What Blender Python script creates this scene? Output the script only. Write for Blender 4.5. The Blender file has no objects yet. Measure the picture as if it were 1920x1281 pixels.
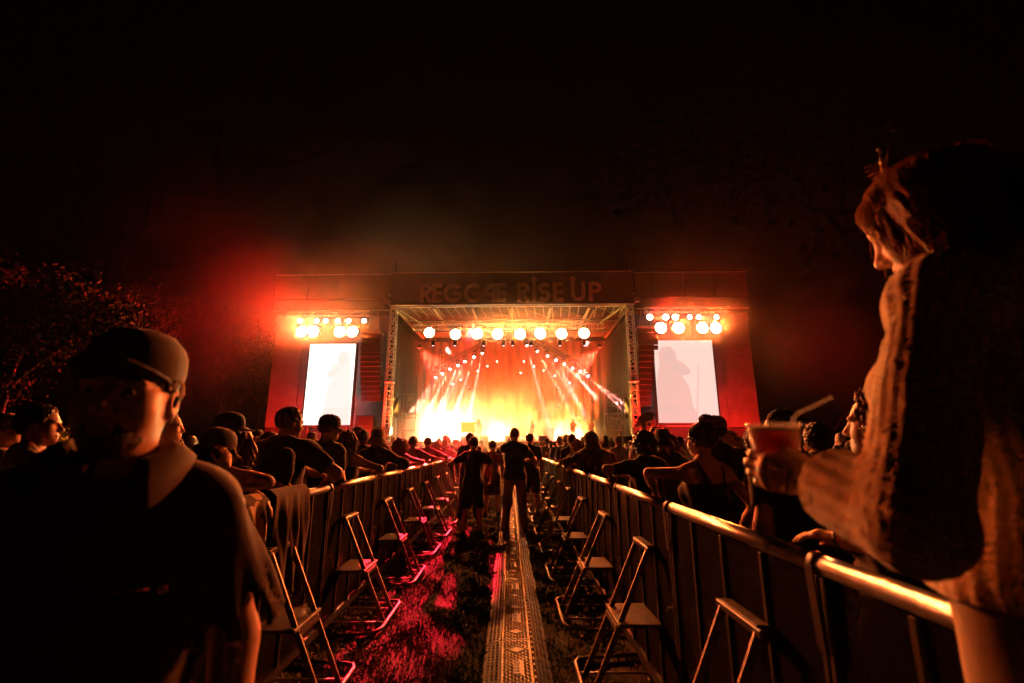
import bpy, bmesh, math, random
import numpy as np
from mathutils import Vector, Matrix, Euler

sc = bpy.context.scene
COL = sc.collection
PI = math.pi
R = math.radians

# ------------------------------------------------------------------ camera
H = 1.53                      # eye height
PITCH, YAW = R(12.9), R(-0.34)
FPX = 853.0                   # focal length in photo pixels (1920 wide): a 16 mm lens
cd = bpy.data.cameras.new('camera')
cam = bpy.data.objects.new('camera', cd); COL.objects.link(cam)
cam.location = (0, 0, H)
cam.rotation_euler = (PI / 2 + PITCH, 0, YAW)
cd.sensor_width = 36; cd.lens = 36 * FPX / 1920
cd.clip_start = 0.05; cd.clip_end = 3000
cd.dof.use_dof = True; cd.dof.focus_distance = 9.0; cd.dof.aperture_fstop = 2.2
sc.camera = cam

# ------------------------------------------------------------------ world: night sky
w = bpy.data.worlds.new('World'); sc.world = w; w.use_nodes = True
nt = w.node_tree; nt.nodes.clear()
sky = nt.nodes.new('ShaderNodeTexSky'); sky.sky_type = 'NISHITA'; sky.sun_disc = False
sky.sun_elevation = R(-4); sky.sun_rotation = R(180)
bg = nt.nodes.new('ShaderNodeBackground'); bg.inputs['Strength'].default_value = 0.004
wo = nt.nodes.new('ShaderNodeOutputWorld')
nt.links.new(sky.outputs[0], bg.inputs[0]); nt.links.new(bg.outputs[0], wo.inputs[0])

sc.view_settings.view_transform = 'Standard'; sc.view_settings.look = 'None'
sc.view_settings.exposure = 0.0; sc.view_settings.gamma = 1
sc.render.engine = 'CYCLES'
cy = sc.cycles
cy.use_denoising = True
try: cy.denoiser = 'OPENIMAGEDENOISE'
except Exception: pass
cy.max_bounces = 5; cy.diffuse_bounces = 2; cy.glossy_bounces = 2
cy.transmission_bounces = 4; cy.transparent_max_bounces = 10; cy.volume_bounces = 0
cy.volume_step_rate = 1.0; cy.volume_max_steps = 48
cy.sample_clamp_indirect = 4.0; cy.sample_clamp_direct = 0
cy.use_light_tree = True
cy.use_adaptive_sampling = True; cy.adaptive_threshold = .025; cy.adaptive_min_samples = 28
cy.caustics_reflective = False; cy.caustics_refractive = False

# ------------------------------------------------------------------ helpers
_rot = Matrix.Rotation(YAW, 3, 'Z') @ Matrix.Rotation(PI / 2 + PITCH, 3, 'X')
def W(u, v, Y):
    """world point at forward distance Y that the survey of the photograph puts at (u, v)"""
    d = _rot @ Vector(((u - 960) / FPX, -(v - 640.5) / FPX, -1))
    t = Y / d.y
    return Vector((d.x * t, Y, H + d.z * t))

def link(o, parent=None):
    COL.objects.link(o)
    if parent is not None: o.parent = parent
    return o
def tag(o, label=None, cat=None, group=None, kind=None):
    if label: o['label'] = label
    if cat: o['category'] = cat
    if group: o['group'] = group
    if kind: o['kind'] = kind
    return o
def empty(name, loc=(0, 0, 0), rz=0.0):
    o = bpy.data.objects.new(name, None); o.location = loc; o.rotation_euler = (0, 0, rz)
    o.empty_display_size = 0.1
    return link(o)
def setmat(me, m):
    if m is not None:
        me.materials.clear(); me.materials.append(m)
def children(o): return [c for c in bpy.data.objects if c.parent == o]
def copy_tree(o, parent=None, kids=None):
    c = o.copy(); COL.objects.link(c); c.parent = parent
    for ch in (kids.get(o, []) if kids is not None else children(o)):
        copy_tree(ch, c, kids)
    return c
def kidmap():
    k = {}
    for o in bpy.data.objects:
        if o.parent is not None: k.setdefault(o.parent, []).append(o)
    return k

class MB:
    """collects vertices and faces and links them as one mesh object"""
    def __init__(s): s.v = []; s.f = []; s.smooth = []
    def add(s, vs, fs, smooth=False):
        b = len(s.v); s.v += [tuple(p) for p in vs]
        s.f += [tuple(i + b for i in f) for f in fs]; s.smooth += [smooth] * len(fs)
        return s
    def box(s, c, d, rot=None):
        hx, hy, hz = d[0] / 2, d[1] / 2, d[2] / 2
        vs = [Vector((x, y, z)) for x in (-hx, hx) for y in (-hy, hy) for z in (-hz, hz)]
        if rot is not None: vs = [rot @ p for p in vs]
        c = Vector(c)
        return s.add([p + c for p in vs], [(0, 1, 3, 2), (4, 6, 7, 5), (0, 4, 5, 1), (2, 3, 7, 6), (0, 2, 6, 4), (1, 5, 7, 3)])
    def bevbox(s, c, d, b, rot=None):
        """box with chamfered edges"""
        bm = bmesh.new(); bmesh.ops.create_cube(bm, size=1)
        for q in bm.verts: q.co = Vector((q.co.x * d[0], q.co.y * d[1], q.co.z * d[2]))
        bmesh.ops.bevel(bm, geom=bm.edges[:], offset=b, segments=1, affect='EDGES', profile=0.5)
        bm.verts.ensure_lookup_table(); c = Vector(c)
        vs = [(rot @ q.co if rot is not None else q.co) + c for q in bm.verts]
        fs = [[q.index for q in f.verts] for f in bm.faces]
        bm.verts.index_update(); fs = [[q.index for q in f.verts] for f in bm.faces]
        s.add(vs, fs); bm.free(); return s
    def bar(s, a, b, wd, th, up=(0, 0, 1)):
        """rectangular bar from a to b"""
        a = Vector(a); b = Vector(b); d = (b - a); L = d.length
        if L < 1e-6: return s
        d.normalize(); u = Vector(up)
        if abs(d.dot(u)) > .98: u = Vector((0, 1, 0))
        x = d.cross(u).normalized(); z = x.cross(d).normalized()
        vs = []
        for p in (a, b):
            for i, j in ((-1, -1), (1, -1), (1, 1), (-1, 1)):
                vs.append(p + x * (i * wd / 2) + z * (j * th / 2))
        return s.add(vs, [(3, 2, 1, 0), (4, 5, 6, 7), (0, 1, 5, 4), (1, 2, 6, 5), (2, 3, 7, 6), (3, 0, 4, 7)])
    def tube(s, pts, r, n=8, smooth=True, caps=True, closed=False):
        pts = [Vector(p) for p in pts]; m = len(pts)
        rr = r if isinstance(r, (list, tuple)) else [r] * m
        vs = []; nx = None
        for i, p in enumerate(pts):
            a = pts[(i - 1) % m] if (i > 0 or closed) else pts[0]
            b = pts[(i + 1) % m] if (i < m - 1 or closed) else pts[-1]
            t = (b - a).normalized()
            if nx is None:
                q = Vector((0, 0, 1)) if abs(t.z) < .9 else Vector((1, 0, 0))
                nx = t.cross(q).normalized()
            else:
                nx = (nx - t * nx.dot(t)).normalized()
            ny = t.cross(nx)
            for k in range(n):
                an = 2 * PI * k / n
                vs.append(p + (nx * math.cos(an) + ny * math.sin(an)) * rr[i])
        fs = []
        for i in range(m if closed else m - 1):
            j = (i + 1) % m
            for k in range(n):
                k2 = (k + 1) % n
                fs.append((i * n + k, i * n + k2, j * n + k2, j * n + k))
        s.add(vs, fs, smooth)
        if caps and not closed:
            b = len(s.v) - len(vs)
            s.f.append(tuple(b + k for k in reversed(range(n)))); s.smooth.append(False)
            s.f.append(tuple(b + (m - 1) * n + k for k in range(n))); s.smooth.append(False)
        return s
    def lathe(s, prof, n=16, M=None, smooth=True):
        """profile [(r, z)] turned about z"""
        vs = []
        for r_, z in prof:
            for k in range(n):
                an = 2 * PI * k / n
                p = Vector((r_ * math.cos(an), r_ * math.sin(an), z))
                vs.append(M @ p if M is not None else p)
        fs = []
        for i in range(len(prof) - 1):
            for k in range(n):
                k2 = (k + 1) % n
                fs.append((i * n + k, i * n + k2, (i + 1) * n + k2, (i + 1) * n + k))
        return s.add(vs, fs, smooth)
    def build(s, name, m=None, parent=None):
        me = s.mesh(name); setmat(me, m)
        return link(bpy.data.objects.new(name, me), parent)
    def mesh(s, name):
        me = bpy.data.meshes.new(name); me.from_pydata(s.v, [], s.f)
        me.polygons.foreach_set('use_smooth', s.smooth); me.update()
        return me
def place(name, me, m=None, parent=None, loc=(0, 0, 0), rot=(0, 0, 0)):
    if m is not None and not me.materials: me.materials.append(m)
    o = bpy.data.objects.new(name, me); o.location = loc; o.rotation_euler = rot
    return link(o, parent)

# ------------------------------------------------------------------ materials
MATS = {}
def mat(name, col, rough=.6, metal=0.0, var=.15, scale=8.0, bump=0.0, bscale=40.0, sheen=0.0, spec=.5, stretch=None, sss=0.0):
    if name in MATS: return MATS[name]
    m = bpy.data.materials.new(name); m.use_nodes = True; n = m.node_tree; b = n.nodes['Principled BSDF']
    tc = n.nodes.new('ShaderNodeTexCoord'); src = tc.outputs['Object']
    if stretch:
        mp = n.nodes.new('ShaderNodeMapping'); mp.inputs['Scale'].default_value = stretch
        n.links.new(src, mp.inputs[0]); src = mp.outputs[0]
    nz = n.nodes.new('ShaderNodeTexNoise'); nz.inputs['Scale'].default_value = scale; nz.inputs['Detail'].default_value = 4
    n.links.new(src, nz.inputs['Vector'])
    cr = n.nodes.new('ShaderNodeValToRGB')
    lo = [max(0, c * (1 - var)) for c in col]; hi = [min(1, c * (1 + var)) for c in col]
    cr.color_ramp.elements[0].color = (*lo, 1); cr.color_ramp.elements[0].position = .3
    cr.color_ramp.elements[1].color = (*hi, 1); cr.color_ramp.elements[1].position = .7
    n.links.new(nz.outputs['Fac'], cr.inputs[0]); n.links.new(cr.outputs[0], b.inputs['Base Color'])
    b.inputs['Roughness'].default_value = rough; b.inputs['Metallic'].default_value = metal
    b.inputs['Specular IOR Level'].default_value = spec
    if sheen:
        b.inputs['Sheen Weight'].default_value = sheen; b.inputs['Sheen Roughness'].default_value = .4
    if bump:
        n2 = n.nodes.new('ShaderNodeTexNoise'); n2.inputs['Scale'].default_value = bscale; n2.inputs['Detail'].default_value = 3
        n.links.new(src, n2.inputs['Vector'])
        bp = n.nodes.new('ShaderNodeBump'); bp.inputs['Strength'].default_value = bump; bp.inputs['Distance'].default_value = .01
        n.links.new(n2.outputs['Fac'], bp.inputs['Height']); n.links.new(bp.outputs[0], b.inputs['Normal'])
    MATS[name] = m
    return m
def emis(name, col, strength, bcol=(.02, .02, .02)):
    if name in MATS: return MATS[name]
    m = bpy.data.materials.new(name); m.use_nodes = True; b = m.node_tree.nodes['Principled BSDF']
    b.inputs['Base Color'].default_value = (*bcol, 1)
    b.inputs['Emission Color'].default_value = (*col, 1); b.inputs['Emission Strength'].default_value = strength
    MATS[name] = m
    return m
M_BLACK = mat('black metal', (.02, .02, .022), .45, .0, .3)
M_ALU = mat('aluminium truss', (.6, .59, .57), .4, .35, .15, 5)
M_STEEL = mat('galvanised steel', (.42, .42, .43), .33, .9, .2, 12, .15, 90)
M_DARKSTEEL = mat('dark powder coated steel', (.05, .05, .052), .42, .3, .3, 10, .1, 80)
M_CLOTHBLACK = mat('black stage cloth', (.018, .017, .018), .9, 0, .3, 3, .3, 12)
M_SCRIM = mat('grey scrim cloth', (.075, .07, .07), .9, 0, .2, 1.5, .4, 2.5)
M_WHITEVINYL = mat('printed vinyl', (.45, .43, .42), .6, 0, .1, 3)
# ------------------------------------------------------------------ stage frame (the stage stands turned a little)
SROT = R(-1.55); SORG = Vector((0, 34, 0))
SM = Matrix.Translation(SORG) @ Matrix.Rotation(SROT, 4, 'Z')
SMI = SM.inverted()
def S(x, y, z): return SM @ Vector((x, y, z))
def WL(u, v, ly):
    """survey point on the stage-frame plane y = ly, in stage coordinates"""
    d = _rot @ Vector(((u - 960) / FPX, -(v - 640.5) / FPX, -1))
    n = SM.to_3x3() @ Vector((0, 1, 0)); p0 = S(0, ly, 0); c = Vector((0, 0, H))
    return SMI @ (c + d * ((p0 - c).dot(n) / d.dot(n)))
def st(name, x, y, z, rz=0.0): return empty(name, S(x, y, z), SROT + rz)
def lamp(kind, parent, loc, aim, power, col, angle=40, blend=.5, radius=.08, name='light'):
    """a real light in its fixture; aim is a direction in the fixture's own frame"""
    ld = bpy.data.lights.new(name, kind); ld.energy = power; ld.color = col; ld.shadow_soft_size = radius
    if kind == 'SPOT': ld.spot_size = R(angle); ld.spot_blend = blend
    o = bpy.data.objects.new(name, ld); link(o, parent); o.location = loc
    o.rotation_euler = Vector(aim).to_track_quat('-Z', 'Y').to_euler()
    return o

# ------------------------------------------------------------------ ground
def ground_material():
    m = bpy.data.materials.new('lawn soil'); m.use_nodes = True; n = m.node_tree; b = n.nodes['Principled BSDF']
    tc = n.nodes.new('ShaderNodeTexCoord')
    a = n.nodes.new('ShaderNodeTexNoise'); a.inputs['Scale'].default_value = 1.3; a.inputs['Detail'].default_value = 8
    c = n.nodes.new('ShaderNodeTexNoise'); c.inputs['Scale'].default_value = 60; c.inputs['Detail'].default_value = 4
    cr = n.nodes.new('ShaderNodeValToRGB'); e = cr.color_ramp.elements
    e[0].color = (.045, .035, .02, 1); e[0].position = .3; e[1].color = (.05, .075, .02, 1); e[1].position = .65
    bp = n.nodes.new('ShaderNodeBump'); bp.inputs['Strength'].default_value = .9; bp.inputs['Distance'].default_value = .02
    n.links.new(tc.outputs['Object'], a.inputs['Vector']); n.links.new(tc.outputs['Object'], c.inputs['Vector'])
    n.links.new(a.outputs['Fac'], cr.inputs[0]); n.links.new(cr.outputs[0], b.inputs['Base Color'])
    n.links.new(c.outputs['Fac'], bp.inputs['Height']); n.links.new(bp.outputs[0], b.inputs['Normal'])
    b.inputs['Roughness'].default_value = .95
    return m
g = MB(); NX, NY = 24, 18
for j in range(NY + 1):
    for i in range(NX + 1): g.v.append((-110 + 220 * i / NX, -14 + 150 * j / NY, 0))
for j in range(NY):
    for i in range(NX):
        a = j * (NX + 1) + i; g.f.append((a, a + 1, a + NX + 2, a + NX + 1)); g.smooth.append(False)
tag(g.build('ground', ground_material()), kind='structure')

# ------------------------------------------------------------------ stage deck
DZ = 1.85
stg = st('stage_deck', 0, 1.2, 0)
tag(stg, 'black skirted concert stage deck under the lit roof', 'stage')
MB().box((0, 6.2, DZ - .08), (19.5, 12.4, .16)).build('deck_floor', M_BLACK, stg)
for i in range(13):
    MB().box((-9 + 1.5 * i, -.03, (DZ - .16) / 2), (1.485, .04, DZ - .17)).build('skirt_panel', M_CLOTHBLACK, stg)
for s in (-1, 1):
    MB().box((s * 9.73, 6.2, (DZ - .16) / 2), (.04, 12.3, DZ - .17)).build('side_skirt', M_CLOTHBLACK, stg)

# ------------------------------------------------------------------ trusses
def truss_parts(parent, a, b, wd, m, r=.03, bay=.6, dirn=None, kindname='chord'):
    """four chords and the lacing between them"""
    a = Vector(a); b = Vector(b); d = (b - a).normalized(); L = (b - a).length
    u = Vector((0, 1, 0)) if abs(d.y) < .9 else Vector((0, 0, 1))
    x = d.cross(u).normalized() * wd / 2; y = d.cross(x).normalized() * wd / 2
    cs = [x + y, x - y, -x - y, -x + y]
    for c in cs: MB().tube([a + c, b + c], r, 6).build(kindname, m, parent)
    mb = MB(); nb = max(1, int(round(L / bay)))
    for k in range(nb):
        p = a + d * (L * k / nb); q = a + d * (L * (k + 1) / nb)
        for i in range(4):
            c0, c1 = cs[i], cs[(i + 1) % 4]
            mb.tube([p + c0, q + c1] if (k + i) % 2 else [p + c1, q + c0], r * .55, 5)
            mb.tube([p + c0, p + c1], r * .5, 4, caps=False)
    lc = mb.build('lacing', m, parent); lc['kind'] = 'stuff'
TLX = (-9.05, 9.3)
for s, lab in ((0, 'lattice roof tower left of the stage opening, lit amber'), (1, 'lattice roof tower right of the stage opening, lit amber')):
    t = st('truss_tower', TLX[s], 0, 0); tag(t, lab, 'tower', 'front roof towers')
    truss_parts(t, (0, 0, .1), (0, 0, 12.2), .5, M_ALU, .04, .62)
    MB().bevbox((0, 0, .05), (1.1, 1.1, .1), .02).build('base_plate', M_STEEL, t)
    hb = MB(); hb.bevbox((0, 0, 12.35), (.8, .8, .28), .03); hb.bevbox((-.55 if s == 0 else .55, -.2, 12.5), (.5, .35, .4), .05)
    hb.build('head_block', M_STEEL, t)
    MB().bevbox((0, 0, 6.2), (.66, .66, .12), .02).build('sleeve', M_STEEL, t); MB().bevbox((0, 0, 2.6), (.7, .7, .5), .02).build('sleeve', M_STEEL, t)
    mast = MB().tube([(0, 0, 12.5), (0, 0, 15.9)], .09, 6); mast.build('mast_top', M_DARKSTEEL, t)
for s, x, lab in ((0, -6.6, 'slim upright truss at the left rear of the stage'), (1, 6.9, 'slim upright truss at the right rear of the stage')):
    t = st('upright_truss', x, 8.2, DZ); tag(t, lab, 'truss')
    truss_parts(t, (0, 0, .05), (0, 0, 8.2), .32, M_ALU, .025, .5)
    MB().bevbox((0, 0, .03), (.7, .7, .06), .01).build('base_plate', M_STEEL, t)

M_ROOFALU = mat('darkened roof beams', (.22, .21, .2), .5, .3, .25, 5)  # truss aluminium darkened to tone down the light on the roof
# roof
rf = st('stage_roof', 0, 0, 12.1); tag(rf, 'stage roof grid of beams and rafters above the lights', 'roof')
fb = MB(); fb.bar((-9.0, .1, .08), (9.3, .1, .08), .22, .1); fb.build('front_beam', M_ROOFALU, rf)
MB().bar((-9.0, 3.6, -.1), (9.3, 3.6, -.1), .16, .12).build('cross_beam', M_ROOFALU, rf)
MB().bar((-9.0, 7.4, -.1), (9.3, 7.4, -.1), .16, .12).build('cross_beam', M_ROOFALU, rf)
for i in range(7):
    x = -9.0 + 18.3 * i / 6
    MB().bar((x, .2, 0), (x, 10.5, 0), .2, .16).build('rafter', M_ROOFALU, rf)
    MB().tube([(x + .35, .2, -.25), (x + .35, 9.5, -.25)], .035, 6).build('rafter_rail', M_ROOFALU, rf)
for i in range(26):
    x = -8.7 + 17.7 * i / 25
    MB().bar((x, .2, .2), (x + .25, 3.6, .2), .06, .05).build('purlin', M_ROOFALU, rf)
for i in range(6):
    x = -8.6 + 3.05 * i
    MB().tube([(x, .3, .15), (x + 2.6, 3.5, .15)], .02, 5).build('tie_rod', M_ROOFALU, rf)
MB().box((0.1, 6.4, .62), (19.6, 12.6, .08)).build('roof_skin', M_CLOTHBLACK, rf)
for s in (-1, 1):
    gs = MB()
    for k in range(2): gs.bar((s * 8.7, .2 + .2 * k, -.05), (s * 7.2 , 2.6 + .3 * k, -.75), .1, .1)
    gs.build('gusset', M_ROOFALU, rf)
    MB().bar((s * 8.2 - .1, -.15, .35), (s * 9.6 + .1, -.25, .95), .25, .12).build('winch_arm', M_STEEL, rf)
# backdrop and black legs at the side of the opening
bd = st('backdrop_cloth', 0, 12.9, DZ); tag(bd, 'black backdrop cloth hung across the back of the stage', 'curtain')
m = MB(); n = 120
for i in range(n + 1):
    x = -10.5 + 21 * i / n; y = .12 * math.sin(i * 1.3) + .05 * math.sin(i * .37)
    m.v += [(x, y, 0), (x, y, 10.4)]
for i in range(n): m.f.append((2 * i, 2 * i + 2, 2 * i + 3, 2 * i + 1)); m.smooth.append(True)
m.build('cloth', M_SCRIM, bd)
for s, lab in ((-1, 'black side curtain at the left edge of the stage'), (1, 'black side curtain at the right edge of the stage')):
    lg = st('side_curtain', s * 9.2, 4, DZ); tag(lg, lab, 'curtain')
    m = MB(); n = 50
    for i in range(n + 1):
        y = -3.4 + 11.5 * i / n; x = .1 * math.sin(i * 1.5)
        m.v += [(x, y, .4), (x, y, 9.6)]
    for i in range(n): m.f.append((2 * i, 2 * i + 2, 2 * i + 3, 2 * i + 1)); m.smooth.append(True)
    m.build('cloth', M_CLOTHBLACK, lg)

# ------------------------------------------------------------------ header banner with its lettering
M_BANNER = mat('dark printed banner', (.05, .042, .04), .75, 0, .2, 1.2, .3, 1.5)
M_WING = mat('wing banner vinyl', (.13, .12, .115), .75, 0, .15, .8, .4, 1.2)
M_LETTER = mat('pale banner lettering', (.5, .46, .43), .7, 0, .08, 2)
bn = st('header_banner', 0.15, -.45, 12.15); tag(bn, 'dark header banner reading REGGAE RISE UP above the stage', 'banner')
def sheet(x0, x1, z0, z1, y, nx=40, nz=6, amp=.02, ph=0.0):
    m = MB()
    for j in range(nz + 1):
        for i in range(nx + 1):
            x = x0 + (x1 - x0) * i / nx; z = z0 + (z1 - z0) * j / nz
            m.v.append((x, y + amp * math.sin(x * 1.1 + ph + z * .7) * math.sin(z * 1.3 + ph), z))
    for j in range(nz):
        for i in range(nx):
            a = j * (nx + 1) + i; m.f.append((a, a + 1, a + nx + 2, a + nx + 1)); m.smooth.append(True)
    return m
sheet(-9.35, 9.45, 0, 2.62, 0, 60, 8, .015).build('banner_cloth', M_BANNER, bn)
MB().tube([(-9.4, 0, 2.64), (9.5, 0, 2.64)], .035, 6).build('top_pipe', M_ALU, bn)
MB().tube([(-9.4, 0, -.02), (9.5, 0, -.02)], .035, 6).build('bottom_pipe', M_ALU, bn)
def strip(pts, wd, m, y0=-.075, y1=-.03):
    """flat letter stroke of width wd along a polyline, a thin slab"""
    pts = [Vector((p[0], p[1])) for p in pts]; L = []; Rr = []
    for i, p in enumerate(pts):
        if i == 0: t = pts[1] - p
        elif i == len(pts) - 1: t = p - pts[i - 1]
        else: t = (pts[i + 1] - p).normalized() + (p - pts[i - 1]).normalized()
        t.normalize(); nrm = Vector((-t.y, t.x))
        L.append(p + nrm * wd / 2); Rr.append(p - nrm * wd / 2)
    b = len(m.v); n = len(pts)
    for y in (y0, y1):
        for q in L + Rr: m.v.append((q.x, y, q.y))
    for i in range(n - 1):
        a, c = i, i + 1; d, e = n + i, n + i + 1
        fs = [(a, c, e, d), (2 * n + d, 2 * n + e, 2 * n + c, 2 * n + a), (a, 2 * n + a, 2 * n + c, c), (d, e, 2 * n + e, 2 * n + d)]
        m.f += [tuple(b + k for k in f) for f in fs]; m.smooth += [False] * 4
    for i in (0, n - 1):
        m.f.append(tuple(b + k for k in (i, n + i, 3 * n + i, 2 * n + i))); m.smooth.append(False)
def arc(cx, cz, rx, rz, a0, a1, n=16):
    return [(cx + rx * math.cos(R(a0 + (a1 - a0) * i / n)), cz + rz * math.sin(R(a0 + (a1 - a0) * i / n))) for i in range(n + 1)]
def glyph(ch, x, z, h, t):
    """strokes of one capital; returns (mesh, width)"""
    m = MB(); w_ = .62 * h; k = t / 2
    y = [0]
    def sp(p):
        y[0] += 1; strip([(x + a, z + b) for a, b in p], t, m, -.075 - .003 * y[0], -.03)
    if ch == 'R':
        sp([(k, 0), (k, h)]); sp([(0, h - k), (w_ * .45, h - k)] + arc(w_ * .48, h * .72, w_ * .36, h * .28 - k, 88, -88)[0:] + [(k, h * .44 + 0)])
        sp([(w_ * .4, h * .45), (w_ * .92, 0)]); return m, w_ * .95
    if ch == 'E':
        sp([(k, 0), (k, h)])
        for zz in (k, h / 2, h - k): sp([(k * .5, zz), (w_ * .82, zz)])
        return m, w_ * .86
    if ch == 'G':
        r = h / 2 - k; sp(arc(h / 2, h / 2, r, r, 38, 345, 26)); sp([(h / 2, h * .47), (h - k * .4, h * .47)]); return m, h * 1.0
    if ch == 'A':
        sp([(-.25 * h, h * .3), (.45 * h, h * .96)][:2]); sp([(.5 * h, 0), (.5 * h, h)]); sp([(0, h * .42), (.5 * h, h * .42)]); return m, .58 * h
    if ch == 'I':
        sp([(k, 0), (k, h * 1.12)]); y[0] += 1
        m.add([(x + k - t * 1.05, -.09, z + h * 1.1), (x + k + t * 1.05, -.09, z + h * 1.1), (x + k, -.09, z + h * 1.36),
               (x + k - t * 1.05, -.03, z + h * 1.1), (x + k + t * 1.05, -.03, z + h * 1.1), (x + k, -.03, z + h * 1.36)],
              [(0, 1, 2), (5, 4, 3), (0, 3, 4, 1), (1, 4, 5, 2), (2, 5, 3, 0)])
        return m, t
    if ch == 'S':
        rr = h / 4 - k / 2; cx = w_ * .42; rx = w_ * .42 - k * .4
        sp(arc(cx, h - k - rr, rx, rr, 25, 270, 14) + arc(cx, k + rr, rx, rr, 90, -155, 14)); return m, w_ * .84
    if ch == 'U':
        r = w_ * .42
        sp([(k, h * 1.12), (k, r + k)] + arc(k + r, r + k, r, r, 180, 360, 14) + [(k + 2 * r, h)])
        m.add([(x + k - t * 1.05, -.09, z + h * 1.1), (x + k + t * 1.05, -.09, z + h * 1.1), (x + k, -.09, z + h * 1.36),
               (x + k - t * 1.05, -.03, z + h * 1.1), (x + k + t * 1.05, -.03, z + h * 1.1), (x + k, -.03, z + h * 1.36)],
              [(0, 1, 2), (5, 4, 3), (0, 3, 4, 1), (1, 4, 5, 2), (2, 5, 3, 0)])
        return m, 2 * r + t
    if ch == 'P':
        sp([(k, 0), (k, h)]); sp([(0, h - k), (w_ * .45, h - k)] + arc(w_ * .48, h * .7, w_ * .4, h * .3 - k, 88, -88) + [(k, h * .4 + k)])
        return m, w_ * .95
def survey_letters(word, u0, u1, v0, v1):
    a = WL(u0, v1, -.45); b = WL(u1, v0, -.45)
    x0, x1, z0, z1 = a.x - .15, b.x - .15, a.z - 12.15, b.z - 12.15
    h = z1 - z0; t = .19 * h
    wd = [glyph(c, 0, 0, h, t)[1] for c in word]; gap = ((x1 - x0) - sum(wd)) / max(1, len(word) - 1)
    x = x0
    for c, q in zip(word, wd):
        mb, _ = glyph(c, x, z0, h, t); mb.build('letter_' + c.lower(), M_LETTER, bn); x += q + gap
survey_letters('REGGAE', 787, 950, 532, 568)
survey_letters('RISE', 970, 1056, 530, 566)
survey_letters('UP', 1071, 1125, 529, 565)
for s, u0, u1, lab in ((-1, 515, 733, 'pale seamed banner above the left screen'), (1, 1190, 1402, 'pale seamed banner above the right screen')):
    x0 = WL(u0, 545, -.3).x; x1 = WL(u1, 545, -.3).x
    wb = st('wing_banner', (x0 + x1) / 2, -.3, 12.1); tag(wb, lab, 'banner')
    hw = (x1 - x0) / 2; cuts = [-hw, -hw * .42, hw * .12, hw * .7, hw]
    if s > 0: cuts = [-c for c in reversed(cuts)]
    for i in range(4):
        sheet(cuts[i] + .02, cuts[i + 1] - .02, .62, 2.6, .01 * (i % 2), 12, 6, .03, i * 1.7).build('banner_panel', M_WING, wb)
    sheet(-hw, hw, -.25, .6, .14, 30, 3, .03).build('lower_valance', M_BANNER, wb)
    MB().tube([(-hw, -.03, 2.63), (hw, -.03, 2.63)], .03, 6).build('top_pipe', M_ALU, wb)
    MB().tube([(-hw, .1, -.28), (hw, .1, -.28)], .03, 6).build('bottom_pipe', M_ALU, wb)

# ------------------------------------------------------------------ wings: scrim walls, scaffold, screens, line arrays
for s, lab in ((-1, 'tall scrim cloth wall behind the left screen, washed red'), (1, 'tall scrim cloth wall behind the right screen, washed red')):
    x0, x1 = (9.9, 19.1)
    wl = st('scrim_wall', s * (x0 + x1) / 2, 1.6, 0); tag(wl, lab, 'scrim')
    hw = (x1 - x0) / 2
    for i in range(4):
        a = -hw + 2 * hw * i / 4
        sheet(a + .01, a + 2 * hw / 4 - .01, 2.9, 11.9, .02 * (i % 2), 14, 20, .05, i * 2.1 + s).build('scrim_panel', M_SCRIM, wl)
        sheet(a + .01, a + 2 * hw / 4 - .01, .05, 2.85, .1 + .02 * (i % 2), 14, 6, .04, i * 1.3).build('base_panel', M_CLOTHBLACK, wl)
    for i in range(5):
        MB().tube([(-hw + 2 * hw * i / 4, .25, 0), (-hw + 2 * hw * i / 4, .25, 12)], .03, 6).build('scaffold_pole', M_STEEL, wl)
    for k in range(5):
        MB().tube([(-hw, .25, 2 + 2.2 * k), (hw, .25, 2 + 2.2 * k)], .025, 6).build('scaffold_ledger', M_STEEL, wl)
for s, lab in ((-1, 'scaffold frame with a pale tarp inside the left tower'), (1, 'scaffold frame with a pale tarp inside the right tower')):
    sf = st('scaffold_frame', s * 7.9 + (.3 if s > 0 else -.1), 2.2, 0); tag(sf, lab, 'scaffold')
    for dx in (-.55, .55):
        for dy in (0, 1.4): MB().tube([(dx, dy, 0), (dx, dy, 6.9 if dx * s < 0 else 5.2)], .035, 6).build('pole', M_STEEL, sf)
    for k in range(6): MB().bar((-.55, 0, .8 + .95 * k), (.55, 0, .8 + .95 * k), .06, .06).build('rung', M_STEEL, sf)
    MB().box((0, .7, 4.05), (1.2, 1.5, .06)).build('platform', M_STEEL, sf)
    tp = MB(); a = s * 1.0
    for i in range(9):
        for j in range(7):
            x = a - s * .3 + s * (i / 8) * 1.1 * (1 - .3 * j / 6); z = 3.6 + .05 * i + j / 6 * (1.7 - .09 * i); tp.v.append((x, -.6 + .1 * math.sin(i * 1.1 + j), z))
    for i in range(8):
        for j in range(6): q = i * 7 + j; tp.f.append((q, q + 7, q + 8, q + 1)); tp.smooth.append(True)
    tp.build('tarp', M_WHITEVINYL, sf)
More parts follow.
